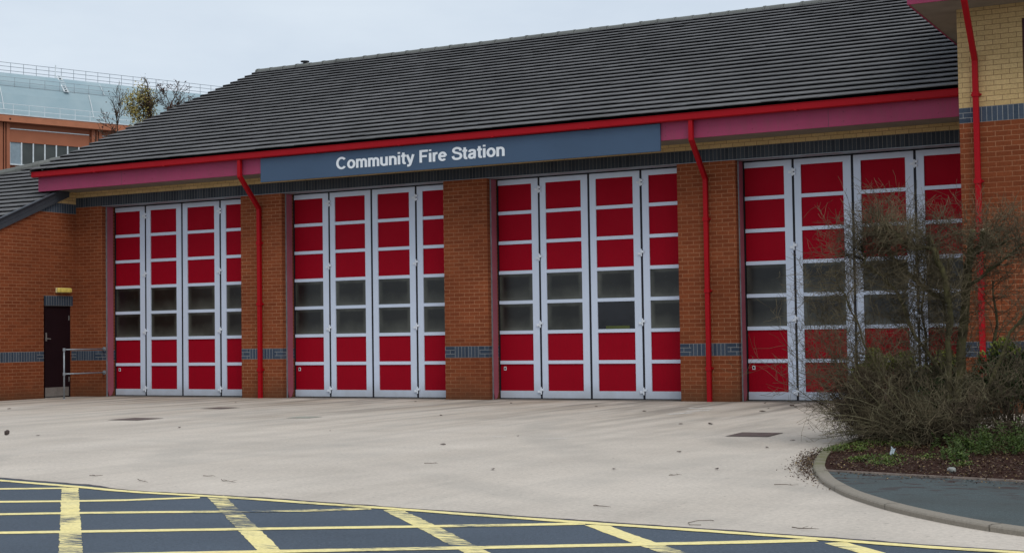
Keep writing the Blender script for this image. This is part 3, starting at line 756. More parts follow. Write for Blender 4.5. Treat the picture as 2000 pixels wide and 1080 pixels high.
# ---- emergency light and handrail
EL = thing('bulkhead_light', 'small yellowed bulkhead light above the dark side door', 'wall light', (0, -.43, 2.37))
b = MB(); b.box(.0, .035, -.645, -.215, 2.375, 2.49); b.build('housing', simple('cream_plastic', (.55, .47, .25), .5), EL, bevel=.008)
b = MB(); b.box(.035, .10, -.635, -.225, 2.382, 2.483); b.build('diffuser', simple('yellowed_diffuser', (.70, .55, .13), .35, var=.2, scale=14), EL, bevel=.018)
HR = thing('handrail', 'grey galvanised tube guard rail beside the side door', 'handrail', (.9, -1.27, 0))
RX = .86
b = MB(); b.tube([(RX, -1.24, 0), (RX, -1.24, 1.09)], .019, 10); b.build('post', m_galv, HR, smooth=True)
for z in (1.085, .55):
    b = MB(); b.tube([(RX, -1.24, z), (RX + .0, -.0, z)], .016, 10); b.build('rail', m_galv, HR, smooth=True)
for z in (1.085, .55):
    b = MB(); b.tube([(RX, -.012, z), (RX, 0, z)], .05, 12); b.tube([(RX, -.05, z), (RX, -.012, z)], .028, 10); b.build('wall_flange', m_galv, HR)
    b = MB(); b.tube([(RX, -1.24, z - .035), (RX, -1.24, z + .035)], .03, 10); b.build('elbow', m_galv, HR)
b = MB(); b.tube([(RX, -1.24, .0), (RX, -1.24, .014)], .045, 12); b.build('base_flange', m_galv, HR)

# ------------------------------------------------------------------ block far behind on the left
A = math.radians(20.9); dv = Vector((math.sin(A), math.cos(A), 0)); nv = Vector((dv.y, -dv.x, 0)); P0 = Vector((-91.5, 81.87, 0))
def W(s, o, z): return P0 + dv * s - nv * o + Vector((0, 0, z))      # o = depth behind the wall face
HB = thing('office_block', 'tall red brown brick block with curved grey metal roof and roof railings behind the wing', 'building', tuple(P0))
def wbox(b, s0, s1, o0, o1, z0, z1):
    a = [W(s, o, z) for z in (z0, z1) for s, o in ((s0, o0), (s1, o0), (s1, o1), (s0, o1))]
    for ix in ((0, 3, 2, 1), (4, 5, 6, 7), (0, 1, 5, 4), (1, 2, 6, 5), (2, 3, 7, 6), (3, 0, 4, 7)): b.face([a[i] for i in ix])
m_hb = simple('far_red_brown_brick', (.34, .125, .07), .85, .15, var=.10, scale=.5)
m_hb2 = simple('far_soldier_brick', (.43, .17, .095), .85, .15, var=.10, scale=1.2)
m_mr = M('grey_blue_metal_roof', .45, .4); m_mr.col(m_mr.mix(m_mr.ramp(m_mr.noise(.25, 6, .6), [(.35, 0), (.7, 1)]), (.26, .36, .40), (.33, .42, .45))); m_mr = m_mr.m
m_rail = simple('grey_rail', (.30, .33, .36), .5, .4, .3)
m_wrail = simple('pale_rail', (.62, .66, .68), .5, .4)
m_slot = simple('dark_recess', (.06, .02, .015), .9)
per = 10.08
b = MB()
S0, S1 = -22, 66
wbox(b, S0, S1, .35, 12, 0, 19.66)
wbox(b, S0, S1, .35, .36, 19.66, 24.0)
for k in range(-2, 7):
    q = .9 + k * per      # pilaster centre zone ends where the window begins
    wbox(b, q - 1.0, q - .60, 0, .4, 0, 23.96); wbox(b, q - .46, q - .34, 0, .4, 0, 23.96); wbox(b, q - .20, q + .15, 0, .4, 0, 23.96)
    wbox(b, q + .17, q + 8.8, .12, .35, 21.99, 23.30)
b.build('wall', m_hb, HB)
b = MB(); wbox(b, S0, S1, -.55, 1.4, 23.97, 24.66); hb_c = b.build('parapet', m_hb2, HB)
b = MB()
wbox(b, S0, S1, -.60, 1.0, 24.665, 24.76)
for k in range(-2, 7): wbox(b, .9 + k * per + .17, .9 + k * per + 8.8, .08, .34, 23.31, 23.40)
b.build('white_trim', m_wrail, hb_c)
b = MB()
for k in range(-2, 7):
    q = .9 + k * per
    for s in (q - .59, q - .33): wbox(b, s, s + .12, .20, .34, 0, 23.95)
    for s in (q - .05,): b.tube([W(s, -.56, 24.25), W(s, -.53, 24.25)], .11, 8)
b.build('recess', m_slot, HB)
m_fg = simple('far_window_glass', (.045, .052, .048), .35, .5, var=.3, scale=.6)
m_fg2 = simple('far_window_blind', (.22, .28, .32), .35, .5)
for k in range(-1, 5):
    q = .9 + k * per
    b = MB(); n7 = 7; wdt = 8.75 / n7
    for j in range(n7 + 1): wbox(b, q + .17 + j * wdt - (.0 if j == 0 else .06), q + .17 + j * wdt + .06, .10, .30, 19.74, 21.98)
    wbox(b, q + .17, q + 8.98, .05, .30, 19.62, 19.73)
    wf = b.build('window', m_wrail, HB)
    for j in range(n7):
        b = MB(); wbox(b, q + .17 + j * wdt + .06, q + .17 + (j + 1) * wdt - .06, .22, .30, 19.74, 21.98)
        b.build('pane', m_fg2 if j == 0 else m_fg, wf)
b = MB()
pf = [(1.2, 24.7), (1.5, 25.2), (1.75, 25.9), (2.05, 26.6), (2.4, 27.35), (2.8, 28.0), (3.3, 28.65), (4.0, 29.35), (4.6, 29.8), (5.2, 30.05), (9, 30.1), (12, 29.9)]
for (o0, z0), (o1, z1) in zip(pf, pf[1:]): b.face([W(S0, o0, z0), W(S1, o0, z0), W(S1, o1, z1), W(S0, o1, z1)])
for s in (S0, S1): b.face([W(s, o, z) for o, z in pf])
hr = b.build('roof', m_mr, HB)
b = MB(); wbox(b, S0, S1, 1.0, 1.16, 24.76, 25.0); b.build('roof_gutter', m_slot, hr)
def rail(o, zb, zs, step, mat, r=.028):
    b = MB(); s = S0
    while s < S1: b.tube([W(s, o, zb), W(s, o, zs[-1])], r, 5); s += step
    for z in zs: b.tube([W(S0, o, z), W(S1, o, z)], r, 5)
    b.build('railing', mat, HB)
rail(.3, 24.76, (25.35, 25.93), 1.68, m_wrail, .03)
rail(2.95, 27.95, (28.3, 28.75, 29.2), 1.65, m_rail, .022)
rail(6.0, 30.05, (30.45, 30.9, 31.31), 1.42, m_rail, .03)
b = MB()
for x in (-.2, .2): b.tube([W(8.6 + x, 5.3, 30.3), W(8.35 + x, 2.75, 28.2)], .09, 4)
for k in range(9):
    t = k / 8; wbox(b, 8.4 - .25 + .25 * (1 - t), 8.4 + .25 + .25 * (1 - t), 5.3 - 2.55 * t - .15, 5.3 - 2.55 * t + .15, 30.28 - 2.1 * t, 30.34 - 2.1 * t)
b.tube([W(8.3, 5.5, 30.0), W(8.35, 5.5, 31.5), W(8.6, 6.0, 31.5)], .05, 5)
b.build('roof_ladder', m_wrail, HB)
b = MB()
for s in (1.05, 10.9, 20.8, 30.7): b.tube([W(s, 2.72, 28.1), W(s, 2.05, 26.85), W(s, 1.55, 25.5)], .045, 5)
b.tube([W(12.8, 4.1, 29.65), W(12.8, 2.9, 28.3)], .035, 5)
b.build('roof_pipe', m_wrail, HB)

# ------------------------------------------------------------------ vegetation
def rnd_unit(r):
    while True:
        v = Vector((r.uniform(-1, 1), r.uniform(-1, 1), r.uniform(-1, 1)))
        if .1 < v.length < 1: return v.normalized()
def grow(b, p, d, L, r0, r, depth, kids=3, curl=.22, up=.06, spread=(.5, 1.1), sides=3, leaves=None, minr=.0014):
    n = max(3, int(L / .09)); n = min(n, 8); pts = [p.copy()]; rad = [r0]; d = d.normalized()
    for i in range(n):
        d = (d + rnd_unit(r) * curl + Vector((0, 0, up))).normalized()
        p = p + d * (L / n); pts.append(p.copy()); rad.append(max(minr, r0 * (1 - .75 * (i + 1) / n)))
    if min(q.z for q in pts) < .02:
        for q in pts: q.z = max(q.z, .03)
    b.tube(pts, rad, sides if r0 < .012 else 5, cap=r0 > .01)
    if leaves is not None and depth == 0: leaves.append((pts[-1], d))
    if depth <= 0: return
    for k in range(kids):
        t = r.uniform(.25, .95); i = min(n - 1, int(t * n)); q = pts[i] + (pts[i + 1] - pts[i]) * (t * n - i)
        dd = (pts[i + 1] - pts[i]).normalized(); ax = dd.cross(rnd_unit(r))
        if ax.length < .05: continue
        a = r.uniform(*spread); nd = dd * math.cos(a) + ax.normalized() * math.sin(a)
        grow(b, q, nd, L * r.uniform(.4, .75), max(minr, rad[i] * .6), r, depth - 1, kids, curl, up, spread, sides, leaves, minr)

def bark(name, c1, c2, scale=6):
    m = M(name, .85, .15)
    m.col(m.mix(m.ramp(m.noise(scale, 5, .7), [(.35, 0), (.65, 1)]), c1, c2)); m.bump(m.noise(40, 3), .4, .004); return m.m
m_bark = bark('lichened_green_brown_bark', (.050, .042, .026), (.115, .105, .045), 9)
m_twig = bark('olive_brown_twig', (.036, .029, .019), (.16, .130, .078), 3.2)
m_twigd = bark('dark_brown_twig', (.022, .016, .013), (.110, .080, .055), 3.2)
m_pale = bark('pale_olive_branch', (.085, .073, .042), (.20, .18, .11), 5)
m_cut = simple('fresh_cut_wood', (.42, .36, .25), .8)

# pollarded multi-stem tree
PT = thing('pollarded_tree', 'bare cut back tree with green brown stems and sawn limb ends on the island', 'tree', (21.61, -9.1, .04))
LIM = {
 'main': ([(21.61, -9.1, .0), (21.64, -9.05, 0.6), (21.69, -9.0, 1.25), (21.73, -9.0, 1.69), (21.79, -9.0, 2.01), (21.82, -8.98, 2.29)], [.078, .064, .056, .054, .046, .030]),
 'stubR': ([(21.80, -9.0, 1.98), (21.90, -9.05, 2.15), (21.94, -9.1, 2.28)], [.03, .032, .028]),
 'left': ([(21.58, -9.2, 0.02), (21.57, -9.25, 0.93), (21.63, -9.3, 1.47), (21.59, -9.35, 1.79), (21.5, -9.4, 2.06), (21.43, -9.4, 2.22)], [.036, .034, .038, .042, .04, .028]),
 'leftlimb': ([(21.48, -9.4, 2.08), (21.31, -9.4, 2.10), (21.19, -9.45, 2.17), (21.08, -9.5, 2.27), (20.99, -9.5, 2.35)], [.035, .037, .032, .026, .02]),
 'limb2': ([(21.6, -9.3, 1.52), (21.31, -9.2, 1.69), (21.1, -9.1, 1.90), (20.96, -9.05, 2.04), (20.89, -9.05, 2.16), (20.83, -9.0, 2.3)], [.024, .022, .02, .018, .02, .018]),
 'limb3': ([(21.51, -9.1, 0.71), (21.24, -9.2, 1.15), (21.09, -9.3, 1.64), (20.95, -9.4, 1.81), (20.76, -9.4, 1.95), (20.73, -9.4, 2.2)], [.026, .022, .018, .015, .014, .010]),
 'rlimb': ([(21.73, -9.0, 1.69), (21.96, -9.1, 1.81), (22.16, -9.2, 1.96), (22.33, -9.25, 2.08), (22.44, -9.3, 2.09)], [.024, .02, .018, .014, .01]),
 'rlimb2': ([(21.81, -9.0, 2.04), (21.99, -9.1, 2.08), (22.18, -9.1, 2.16)], [.024, .02, .017]),
 'rlimb3': ([(21.71, -9.3, 0.03), (22.01, -9.4, 0.61), (22.26, -9.45, 1.19), (22.45, -9.5, 1.45), (22.8, -9.5, 1.8)], [.03, .026, .02, .016, .01]),
 'mid': ([(21.37, -8.9, 0.02), (21.3, -8.9, 0.59), (21.28, -8.9, 1.03), (21.24, -8.9, 1.48), (21.29, -8.9, 1.9)], [.022, .02, .017, .014, .008]),
 'lowL': ([(21.61, -9.3, 0.02), (21.23, -9.5, 0.2), (20.94, -9.6, 0.45), (20.68, -9.6, 0.72), (20.52, -9.6, 0.94)], [.02, .018, .015, .012, .006]),
 'lowL2': ([(21.55, -9.3, 0.03), (21.11, -9.4, 0.45), (20.79, -9.4, 0.94), (20.59, -9.4, 1.49), (20.43, -9.4, 1.84)], [.022, .018, .015, .010, .005]),
 'st1': ([(21.66, -9.0, .02), (21.50, -8.8, .8), (21.44, -8.7, 1.5), (21.5, -8.7, 2.0)], [.03, .024, .02, .01]),
 'st2': ([(21.7, -9.0, .02), (21.93, -8.9, .7), (22.02, -8.8, 1.3), (21.98, -8.8, 1.75)], [.03, .024, .018, .01]),
}
rt = random.Random(11)
def jitter(path, amp, r):
    P = [Vector(p) for p in path]; outp = []
    for a, c2 in zip(P, P[1:]):
        for t in (0, .33, .66): outp.append(a.lerp(c2, t) + (rnd_unit(r) * amp if (t or outp) else Vector()))
    outp.append(P[-1]); return outp
def rads(r, n):
    o = []
    for a, c2 in zip(r, r[1:]):
        for t in (0, .33, .66): o.append(a + (c2 - a) * t)
    return o + [r[-1]]
b = MB(); tw_b = MB(); cuts = MB()
for nm, (pth, rr_) in LIM.items():
    pj = jitter(pth, .018, rt); rj = [q * rt.uniform(.74, .98) for q in rads(rr_, 0)]
    b.tube(pj, rj, 9)
    if nm in ('stubR', 'left', 'leftlimb', 'limb2', 'main', 'rlimb2'):
        dd = (pj[-1] - pj[-2]).normalized(); cuts.tube([pj[-1] - dd * .002, pj[-1] + dd * .003], rj[-1] * 1.0, 9)
    for i in range(len(pj) - 1):
        z = pj[i].z
        k = (7 if nm in ('leftlimb', 'limb2', 'limb3', 'lowL2', 'lowL', 'left') else 5) if z > 1.0 else 3
        for _ in range(k):
            q = pj[i].lerp(pj[i + 1], rt.random())
            d = rnd_unit(rt); d.z = abs(d.z) * .5 + .05; d.x *= 1.2
            if nm in ('left', 'limb3', 'lowL', 'lowL2', 'leftlimb', 'limb2', 'mid', 'st1'): d.x -= .55
            if nm in ('rlimb', 'rlimb2', 'rlimb3', 'st2'): d.x += .6
            grow(tw_b, q, d, rt.uniform(.18, .55), rt.uniform(.0034, .0065), rt, 2, 4, .36, .05, spread=(.6, 1.35), minr=.0016)
b.build('trunk', m_bark, PT, smooth=True); cuts.build('sawn_end', m_cut, PT); tw_b.build('twigs', m_twig, PT)

# twiggy understorey shrubs
def twiggy(name, label, base, n, Lr, lean, mat, seed, depth=3, spread=.35, rad=.008, upz=(.35, 1.0), kids=3, curl=.25, arch=0):
    r = random.Random(seed); t = thing(name, label, 'shrub', (base[0], base[1], .04), 'bare twiggy shrubs in the island bed')
    st = MB(); tg = MB(); st2 = MB()
    for i in range(n):
        p = Vector((base[0] + r.uniform(-spread, spread), base[1] + r.uniform(-spread, spread), .03))
        th = r.uniform(0, 2 * math.pi); d = Vector((math.cos(th) + lean[0], math.sin(th) * .8 + lean[1], r.uniform(*upz)))
        L = r.uniform(*Lr); nn = 7; pts = [p]; q = p.copy(); dd = d.normalized()
        for k in range(nn):
            dd = (dd + rnd_unit(r) * .14 + Vector((0, 0, .03))).normalized(); q = q + dd * L / nn; q.z = max(q.z, .05); pts.append(q.copy())
        rd = [max(.0022, rad * (1 - .8 * k / nn)) for k in range(nn + 1)]
        st.tube(pts, rd, 4)
        for k in range(1, nn):
            for _ in range(3):
                grow(tg, pts[k].lerp(pts[k + 1], r.random()), (dd + rnd_unit(r) * .95), L * r.uniform(.22, .42), rd[k] * .6, r, depth - 1 if r.random() < .35 else depth - 2, kids, curl, .03, spread=(.6, 1.3), minr=.0017)
    # a few long pale branches arching outwards over the thicket
    for i in range(arch):
        p = Vector((base[0] + r.uniform(-.15, .15), base[1] + r.uniform(-.2, .05), .05)); th = r.uniform(0, 2 * math.pi)
        dd = Vector((math.cos(th) * 1.2 + lean[0], -abs(math.sin(th)) * .6, r.uniform(.35, .9))).normalized(); pts = [p]; L = r.uniform(.8, 1.4)
        for k in range(10):
            dd = (dd + rnd_unit(r) * .13 + Vector((0, 0, -.035))).normalized(); p = p + dd * L / 10; p.z = max(p.z, .06); pts.append(p.copy())
        rd = [.0095 * (1 - .75 * k / 10) for k in range(11)]
        st2.tube(pts, rd, 5)
        for k in range(2, 10):
            grow(st2, pts[k], (dd + rnd_unit(r) * 1.1), r.uniform(.08, .28), rd[k] * .6, r, 1, 3, .3, .04, spread=(.6, 1.3), minr=.0017)
    st.build('stems', mat, t); tg.build('twigs', mat, t)
    if arch: st2.build('arching_branches', m_pale, t)
    return t
twiggy('twiggy_shrub', 'low bare shrub with reddish brown twigs leaning over the kerb', (20.85, -8.9), 30, (.4, .9), (-.8, 0), m_twigd, 21, spread=.24, upz=(.25, .9), curl=.3, arch=3)
twiggy('twiggy_shrub', 'dense bare shrub spreading low around the foot of the cut back tree', (21.4, -9.35), 34, (.5, 1.2), (-.3, -.1), m_twig, 22, spread=.32, upz=(.2, .85), curl=.3, arch=16)
twiggy('twiggy_shrub', 'dense dark bare shrub at the right edge of the island bed', (22.2, -9.25), 26, (.5, 1.15), (.1, -.1), m_twigd, 23, spread=.42, upz=(.2, .8), curl=.3, arch=12)
twiggy('twiggy_shrub', 'taller bare shrub with thin upright shoots in front of the fourth bay door', (20.85, -8.65), 30, (.8, 1.8), (-.25, 0), m_twig, 24, spread=.28, upz=(.7, 1.8), rad=.008, curl=.3)

# leafy evergreens
def leafmat(name, c1, c2, c3):
    m = M(name, .5, .3)
    f = m.noise(7, 3, .6); g2 = m.noise(60, 1, .5, m.coord(loc=(7, 7, 7)))
    c = m.mix(m.ramp(f, [(.38, 0), (.62, 1)]), c1, c2); c = m.mix(m.ramp(g2, [(.60, 0), (.68, 1)]), c, c3)
    m.col(c); m.b.inputs['Subsurface Weight'].default_value = 0; return m.m
m_ever = leafmat('evergreen_leaf', (.020, .036, .012), (.042, .075, .020), (.09, .13, .035))
m_yel = leafmat('yellow_green_leaf', (.14, .19, .025), (.24, .28, .04), (.36, .34, .08))
m_weed = leafmat('bright_weed_leaf', (.045, .075, .012), (.085, .125, .018), (.20, .21, .05))
m_fern = leafmat('soft_green_leaf', (.034, .060, .010), (.058, .098, .016), (.12, .15, .035))
m_litter = leafmat('fallen_leaf_litter', (.026, .011, .008), (.065, .032, .017), (.34, .25, .10))
m_rust = leafmat('rusty_leaf', (.085, .028, .018), (.13, .05, .025), (.16, .12, .03))
def leaf_quad(b, p, d, n, L, wd):
    d = d.normalized(); s = d.cross(n)
    if s.length < .05: return
    s.normalize(); nn = s.cross(d)
    a = p; m1 = p + d * L * .5 + s * wd * .5 + nn * L * .06; m2 = p + d * L * .5 - s * wd * .5 + nn * L * .06; t = p + d * L - nn * L * .05
    b.face([a, m1, t, m2])
def bush(name, label, cat, c, rx, ry, rz, n, mat, seed, L=(.035, .06), clumps=14, group=None, stems=True, top=None, topmat=None):
    r = random.Random(seed); t = thing(name, label, cat, (c[0], c[1], .03), group); b = MB(); b2 = MB(); st = MB()
    cl = []
    for _ in range(clumps):
        v = rnd_unit(r) * r.uniform(.3, .85); v.z = abs(v.z)
        cl.append((Vector((c[0] + v.x * rx, c[1] + v.y * ry, c[2] + v.z * rz)), r.uniform(.22, .42) * min(rx, rz)))
    for _ in range(n):
        cc, cr = r.choice(cl); p = cc + rnd_unit(r) * cr * (r.random() ** .4); 
        if p.z < .05: p.z = .05 + r.random() * .1
        d = (p - Vector((c[0], c[1], c[2]))).normalized() + rnd_unit(r) * .8; ll = r.uniform(*L)
        tgt = b2 if (topmat and p.z > top + r.uniform(-.08, .08)) else b
        leaf_quad(tgt, p, d, rnd_unit(r), ll, ll * .55)
    for cc, cr in cl:
        p0 = Vector((c[0] + r.uniform(-.08, .08), c[1] + r.uniform(-.08, .08), .03))
        st.tube([p0, p0.lerp(cc, .5) + rnd_unit(r) * .05, cc], [.012, .008, .004], 4)
    b.build('foliage', mat, t)
    if topmat: b2.build('young_leaves', topmat, t)
    if stems: st.build('stems', m_twigd, t)
    return t
bush('evergreen_bush', 'leafy bush with yellow green tips and rusty lower leaves before the fourth bay door', 'bush', (20.55, -7.6, .5), .45, .35, .68, 4600, m_rust, 31, top=.74, topmat=m_yel)
bush('evergreen_bush', 'yellow green leafed bush behind the cut back tree', 'bush', (21.2, -7.7, .45), .5, .4, .68, 4600, m_ever, 32, top=.80, topmat=m_yel)
bush('evergreen_bush', 'dark green evergreen bush at the right edge before the entrance block', 'bush', (22.15, -8.75, .45), .62, .45, .85, 9000, m_ever, 33, top=.98, topmat=m_yel, clumps=22)
bush('evergreen_bush', 'low dark green evergreen bush tucked behind the twiggy shrubs', 'bush', (21.45, -8.9, .2), .5, .3, .5, 4200, m_ever, 34)

def ground_cover(name, label, pts_fn, n, mat, seed, L=(.02, .04), h=.04, up=.8):
    r = random.Random(seed); b = MB()
    for _ in range(n):
        x, y, hh = pts_fn(r)
        p = Vector((x, y, .036 + r.random() * h * hh)); d = rnd_unit(r); d.z = abs(d.z) * up + .1
        ll = r.uniform(*L); leaf_quad(b, p, d, Vector((0, 0, 1)) + rnd_unit(r) * .6, ll, ll * .6)
    o = b.build(name, mat); return tag(o, label, 'ground cover', kind='stuff')
blobs = [(20.78, -9.95, .16, .35), (20.95, -9.55, .22, .3), (21.2, -9.75, .2, .22), (20.72, -10.5, .1, .3), (21.42, -11.35, .16, .28), (21.25, -11.6, .1, .16), (21.55, -11.9, .12, .18), (20.98, -10.6, .06, .12), (22.2, -11.9, .1, .16), (21.75, -11.2, .1, .2)]
def fb(r):
    bx, by, sx_, sy_ = r.choice(blobs[:7] + blobs); return r.gauss(bx, sx_ * .55), r.gauss(by, sy_ * .6), 1
ground_cover('weeds', 'small bright green weeds growing in the dark soil bed', fb, 3200, m_weed, 41, (.012, .030), .035)
def fl(r):
    while True:
        x = r.uniform(20.6, 23.6); y = r.uniform(-13.1, -8.6)
        k = (y + 12.6) ; 
        if y > -12.72 - .24 * (x - 21.3) + .03 and x > 20.62 + (0 if y > -10.4 else (-10.4 - y) * .28): return x, y, 1
ground_cover('leaf_litter', 'brown fallen leaves covering the soil of the island bed', fl, 9000, m_litter, 42, (.012, .034), .025, .25)
def fdr(r):
    ty = min(-10.2, max(-13.9, r.gauss(-11.7, .8))); k = min(range(len(P)), key=lambda i: abs(P[i].y - ty) + (9 if P[i].x > 22.2 else 0))
    j = abs(r.gauss(0, .085)); q = P[k] - nrm[k] * (j + .008); return q.x + r.uniform(-.05, .05) * .6, q.y + r.uniform(-.06, .06), .6
ground_cover('leaf_drift', 'dark fallen leaves drifted against the outside of the kerb', fdr, 1500, m_litter, 43, (.012, .030), .03, .3)
bpy.data.objects['leaf_drift'].location.z = -.03
def fpv(r):
    x = r.uniform(21.4, 23.6); e = -12.72 - .215 * (x - 21.3); return x, e - abs(r.gauss(0, .22)) , .2
ground_cover('scattered_leaves', 'dark leaf crumbs scattered on the green grey tarmac beside the bed', fpv, 420, m_litter, 44, (.012, .03), .02, .2)

# soft green plants on the right of the bed
def fern(name, label, c, n, seed, h=.22, rad=.2):
    r = random.Random(seed); t = thing(name, label, 'plant', (c[0], c[1], .036), 'soft green plants in the island bed'); st = MB(); lf = MB()
    for i in range(n):
        p = Vector((c[0] + r.gauss(0, rad * .4), c[1] + r.gauss(0, rad * .5), .036)); d = Vector((r.uniform(-.6, .6), r.uniform(-.6, .6), 1)).normalized()
        H = r.uniform(.4, 1) * h; k = 6; pts = [p]
        for j in range(k):
            d = (d + rnd_unit(r) * .15).normalized(); pts.append(pts[-1] + d * H / k)
            for _ in range(5):
                dd = rnd_unit(r); dd.z = dd.z * .4 + .25; L = r.uniform(.02, .045); leaf_quad(lf, pts[-1], dd, rnd_unit(r), L, L * .35)
        st.tube(pts, .0015, 3, cap=False)
    st.build('stems', m_fern, t); lf.build('leaves', m_fern, t)
fern('leafy_weed', 'soft green feathery plant below the cut back tree', (22.02, -10.55), 46, 51, .26, .3)
fern('leafy_weed', 'soft green feathery plant at the right end of the soil bed', (22.42, -10.4), 46, 52, .34, .3)
fern('leafy_weed', 'small soft green plant on bare soil before the other green plants', (22.05, -11.35), 14, 53, .12, .14)

# trees beyond the wing roof
def bgtree(name, label, base, H, seed, mat_leaf, nleaf, spread, lean=0, limbs=16, leafL=(.09, .16), zmin=5.5, bush_=False, twigL=(1.0, 2.2)):
    r = random.Random(seed); t = thing(name, label, 'tree', base); tr = MB(); cr = MB(); lf = MB(); B0 = Vector(base)
    trunk = [B0 + Vector((r.uniform(-.1, .1) * (0 < i < 8), r.uniform(-.1, .1) * (0 < i < 8), H * .86 * i / 8)) for i in range(9)]
    tr.tube(trunk, [.13 * (1 - .95 * i / 8) + .008 for i in range(9)], 8)
    tips = []
    for k in range(limbs):
        z = r.uniform(.66, .999); i = min(7, int(z * 8)); q = trunk[i].lerp(trunk[min(8, i + 1)], z * 8 - i)
        th = r.uniform(0, 6.28); d = Vector((math.cos(th) * spread, math.sin(th) * spread, r.uniform(.7, 1.3)))
        grow(cr, q, d, r.uniform(*twigL) * (1.25 - z * .5), .024, r, 2, 4, .16, .09, (.35, .8), 4, tips, .009)
    tips.append((trunk[-1], Vector((0, 0, 1)))); tr.build('trunk', m_twigd, t)
    for _ in range(nleaf):
        p, d = r.choice(tips); p2 = p + rnd_unit(r) * r.uniform(0, .22 if not bush_ else .35); L = r.uniform(*leafL)
        leaf_quad(lf, p2, rnd_unit(r), rnd_unit(r), L, L * .6)
    c0 = cr.build('crown', m_twigd, t); lf.build('leaves', mat_leaf, t)
    return t
m_bl = leafmat('dry_brown_leaf', (.06, .026, .022), (.10, .045, .035), (.17, .09, .05))
m_yl = leafmat('autumn_yellow_leaf', (.26, .21, .055), (.38, .31, .09), (.46, .40, .15))
bgtree('bare_tree', 'nearly bare dark tree rising highest behind the roof verge', (-12.85, 16.7, 0), 12.3, 61, m_bl, 240, .35, limbs=26, twigL=(.35, .9), leafL=(.05, .09))
bgtree('bare_tree', 'bare dark twigged tree farthest left, against the red brown office block', (-13.95, 16.2, 0), 11.3, 62, m_bl, 420, .9, limbs=30, twigL=(.5, 1.3), leafL=(.05, .09))
bgtree('yellow_leaved_tree', 'small tree with yellow autumn leaves between the bare trees behind the roof', (-13.15, 16.75, 0), 11.7, 63, m_yl, 4200, .9, limbs=34, bush_=True, leafL=(.06, .11), twigL=(.35, .85))
bgtree('bare_tree', 'bare tree with thick clusters of dry brown leaves right of the yellow leaved tree', (-12.1, 17.1, 0), 11.8, 64, m_bl, 1500, .8, limbs=34, twigL=(.5, 1.1), leafL=(.06, .10))
bgtree('bare_tree', 'thin bare treetop with few leaves, closest to the ridge above the verge', (-11.3, 17.5, 0), 11.4, 65, m_bl, 260, .4, limbs=18, twigL=(.3, .7), leafL=(.05, .09))

# ------------------------------------------------------------------ small things on the yard
def cover(label, quad, z=.004):
    b = MB(); c = Vector((sum(p[0] for p in quad) / 4, sum(p[1] for p in quad) / 4, 0))
    q = [Vector((p[0], p[1], 0)) for p in quad]
    t = thing('manhole_cover', label, 'manhole cover', (c.x, c.y, 0), 'manhole covers in the yard')
    fr = MB()
    for i in range(4):
        a, d = q[i], q[(i + 1) % 4]; ai = a.lerp(c, .07); di = d.lerp(c, .07)
        fr.face([a + Vector((0, 0, z)), d + Vector((0, 0, z)), di + Vector((0, 0, z)), ai + Vector((0, 0, z))])
    fr.build('frame', simple('rusted_frame', (.055, .04, .035), .8), t)
    pl = MB(); pl.face([p.lerp(c, .075) + Vector((0, 0, z + .001)) for p in q])
    m = M('cast_iron_cover', .7, .4); ch = m.n('ShaderNodeTexChecker'); ch.inputs['Scale'].default_value = 22; m.l(m.coord(), ch.inputs[0])
    m.col(m.mix(m.ramp(m.noise(5, 4), [(.3, 0), (.7, 1)]), (.085, .055, .05), (.14, .10, .085))); m.bump(ch.outputs['Fac'], .6, .004)
    pl.build('lid', m.m, t); return t
def rect(cx, cy, w_, h_, a):
    a = math.radians(a); ca, sa = math.cos(a), math.sin(a)
    return [(cx + x * ca - y * sa, cy + x * sa + y * ca) for x, y in ((-w_ / 2, -h_ / 2), (w_ / 2, -h_ / 2), (w_ / 2, h_ / 2), (-w_ / 2, h_ / 2))]
cover('brown iron manhole cover in the yard farthest left', rect(8.45, -7.25, .62, .62, 0))
cover('dark iron manhole cover nearest the first bay door', rect(7.45, -3.95, .50, .55, 0))
cover('dark square manhole cover in the yard left of the island', rect(19.02, -8.05, .52, .72, 3))
b = MB(); b.face([(x, y, .004) for x, y in rect(10.95, -6.15, .42, .42, 5)]); struct(b.build('concrete_patch', simple('greenish_patch', (.30, .30, .25), .9)))

# stone, wrappers, wire
def stone(name, label, cat, p, s, mat, seed, sq_=.7):
    import bmesh
    bm = bmesh.new(); bmesh.ops.create_icosphere(bm, subdivisions=2, radius=s); r = random.Random(seed)
    for v in bm.verts: v.co *= r.uniform(.8, 1.15); v.co.z *= sq_; v.co.x *= 1.1
    mn = min(v.co.z for v in bm.verts)
    for v in bm.verts: v.co.z -= mn
    me = bpy.data.meshes.new(name); bm.to_mesh(me); bm.free(); me.materials.append(mat)
    o = bpy.data.objects.new(name, me); COL.objects.link(o); o.location = p; return tag(o, label, cat)
stone('stone', 'small dark lump of stone on the yard far left', 'stone', (9.42, -10.8, 0), .036, simple('dark_stone', (.06, .045, .04), .9), 1, 1.0)
stone('stone', 'round grey pebble at the edge of the soil bed beside the edging strip', 'stone', (22.26, -12.55, .036), .035, simple('grey_stone', (.25, .26, .24), .8), 2)
r = random.Random(8); b = MB()
m_plas = simple('pale_blue_plastic', (.27, .31, .33), .6, .2, var=.3, scale=40)
pv = [[Vector((21.43 + i * .011 + r.uniform(-.006, .006), -11.18 - j * .02, .05 + r.uniform(0, .035) + .06 * (1 - j / 4))) for i in range(5)] for j in range(5)]
for j in range(4):
    for i in range(4): b.face([pv[j][i], pv[j][i + 1], pv[j + 1][i + 1], pv[j + 1][i]])
wo = b.build('plastic_wrapper', m_plas); tag(wo, 'crumpled pale blue plastic wrapper lying on the soil bed', 'litter')
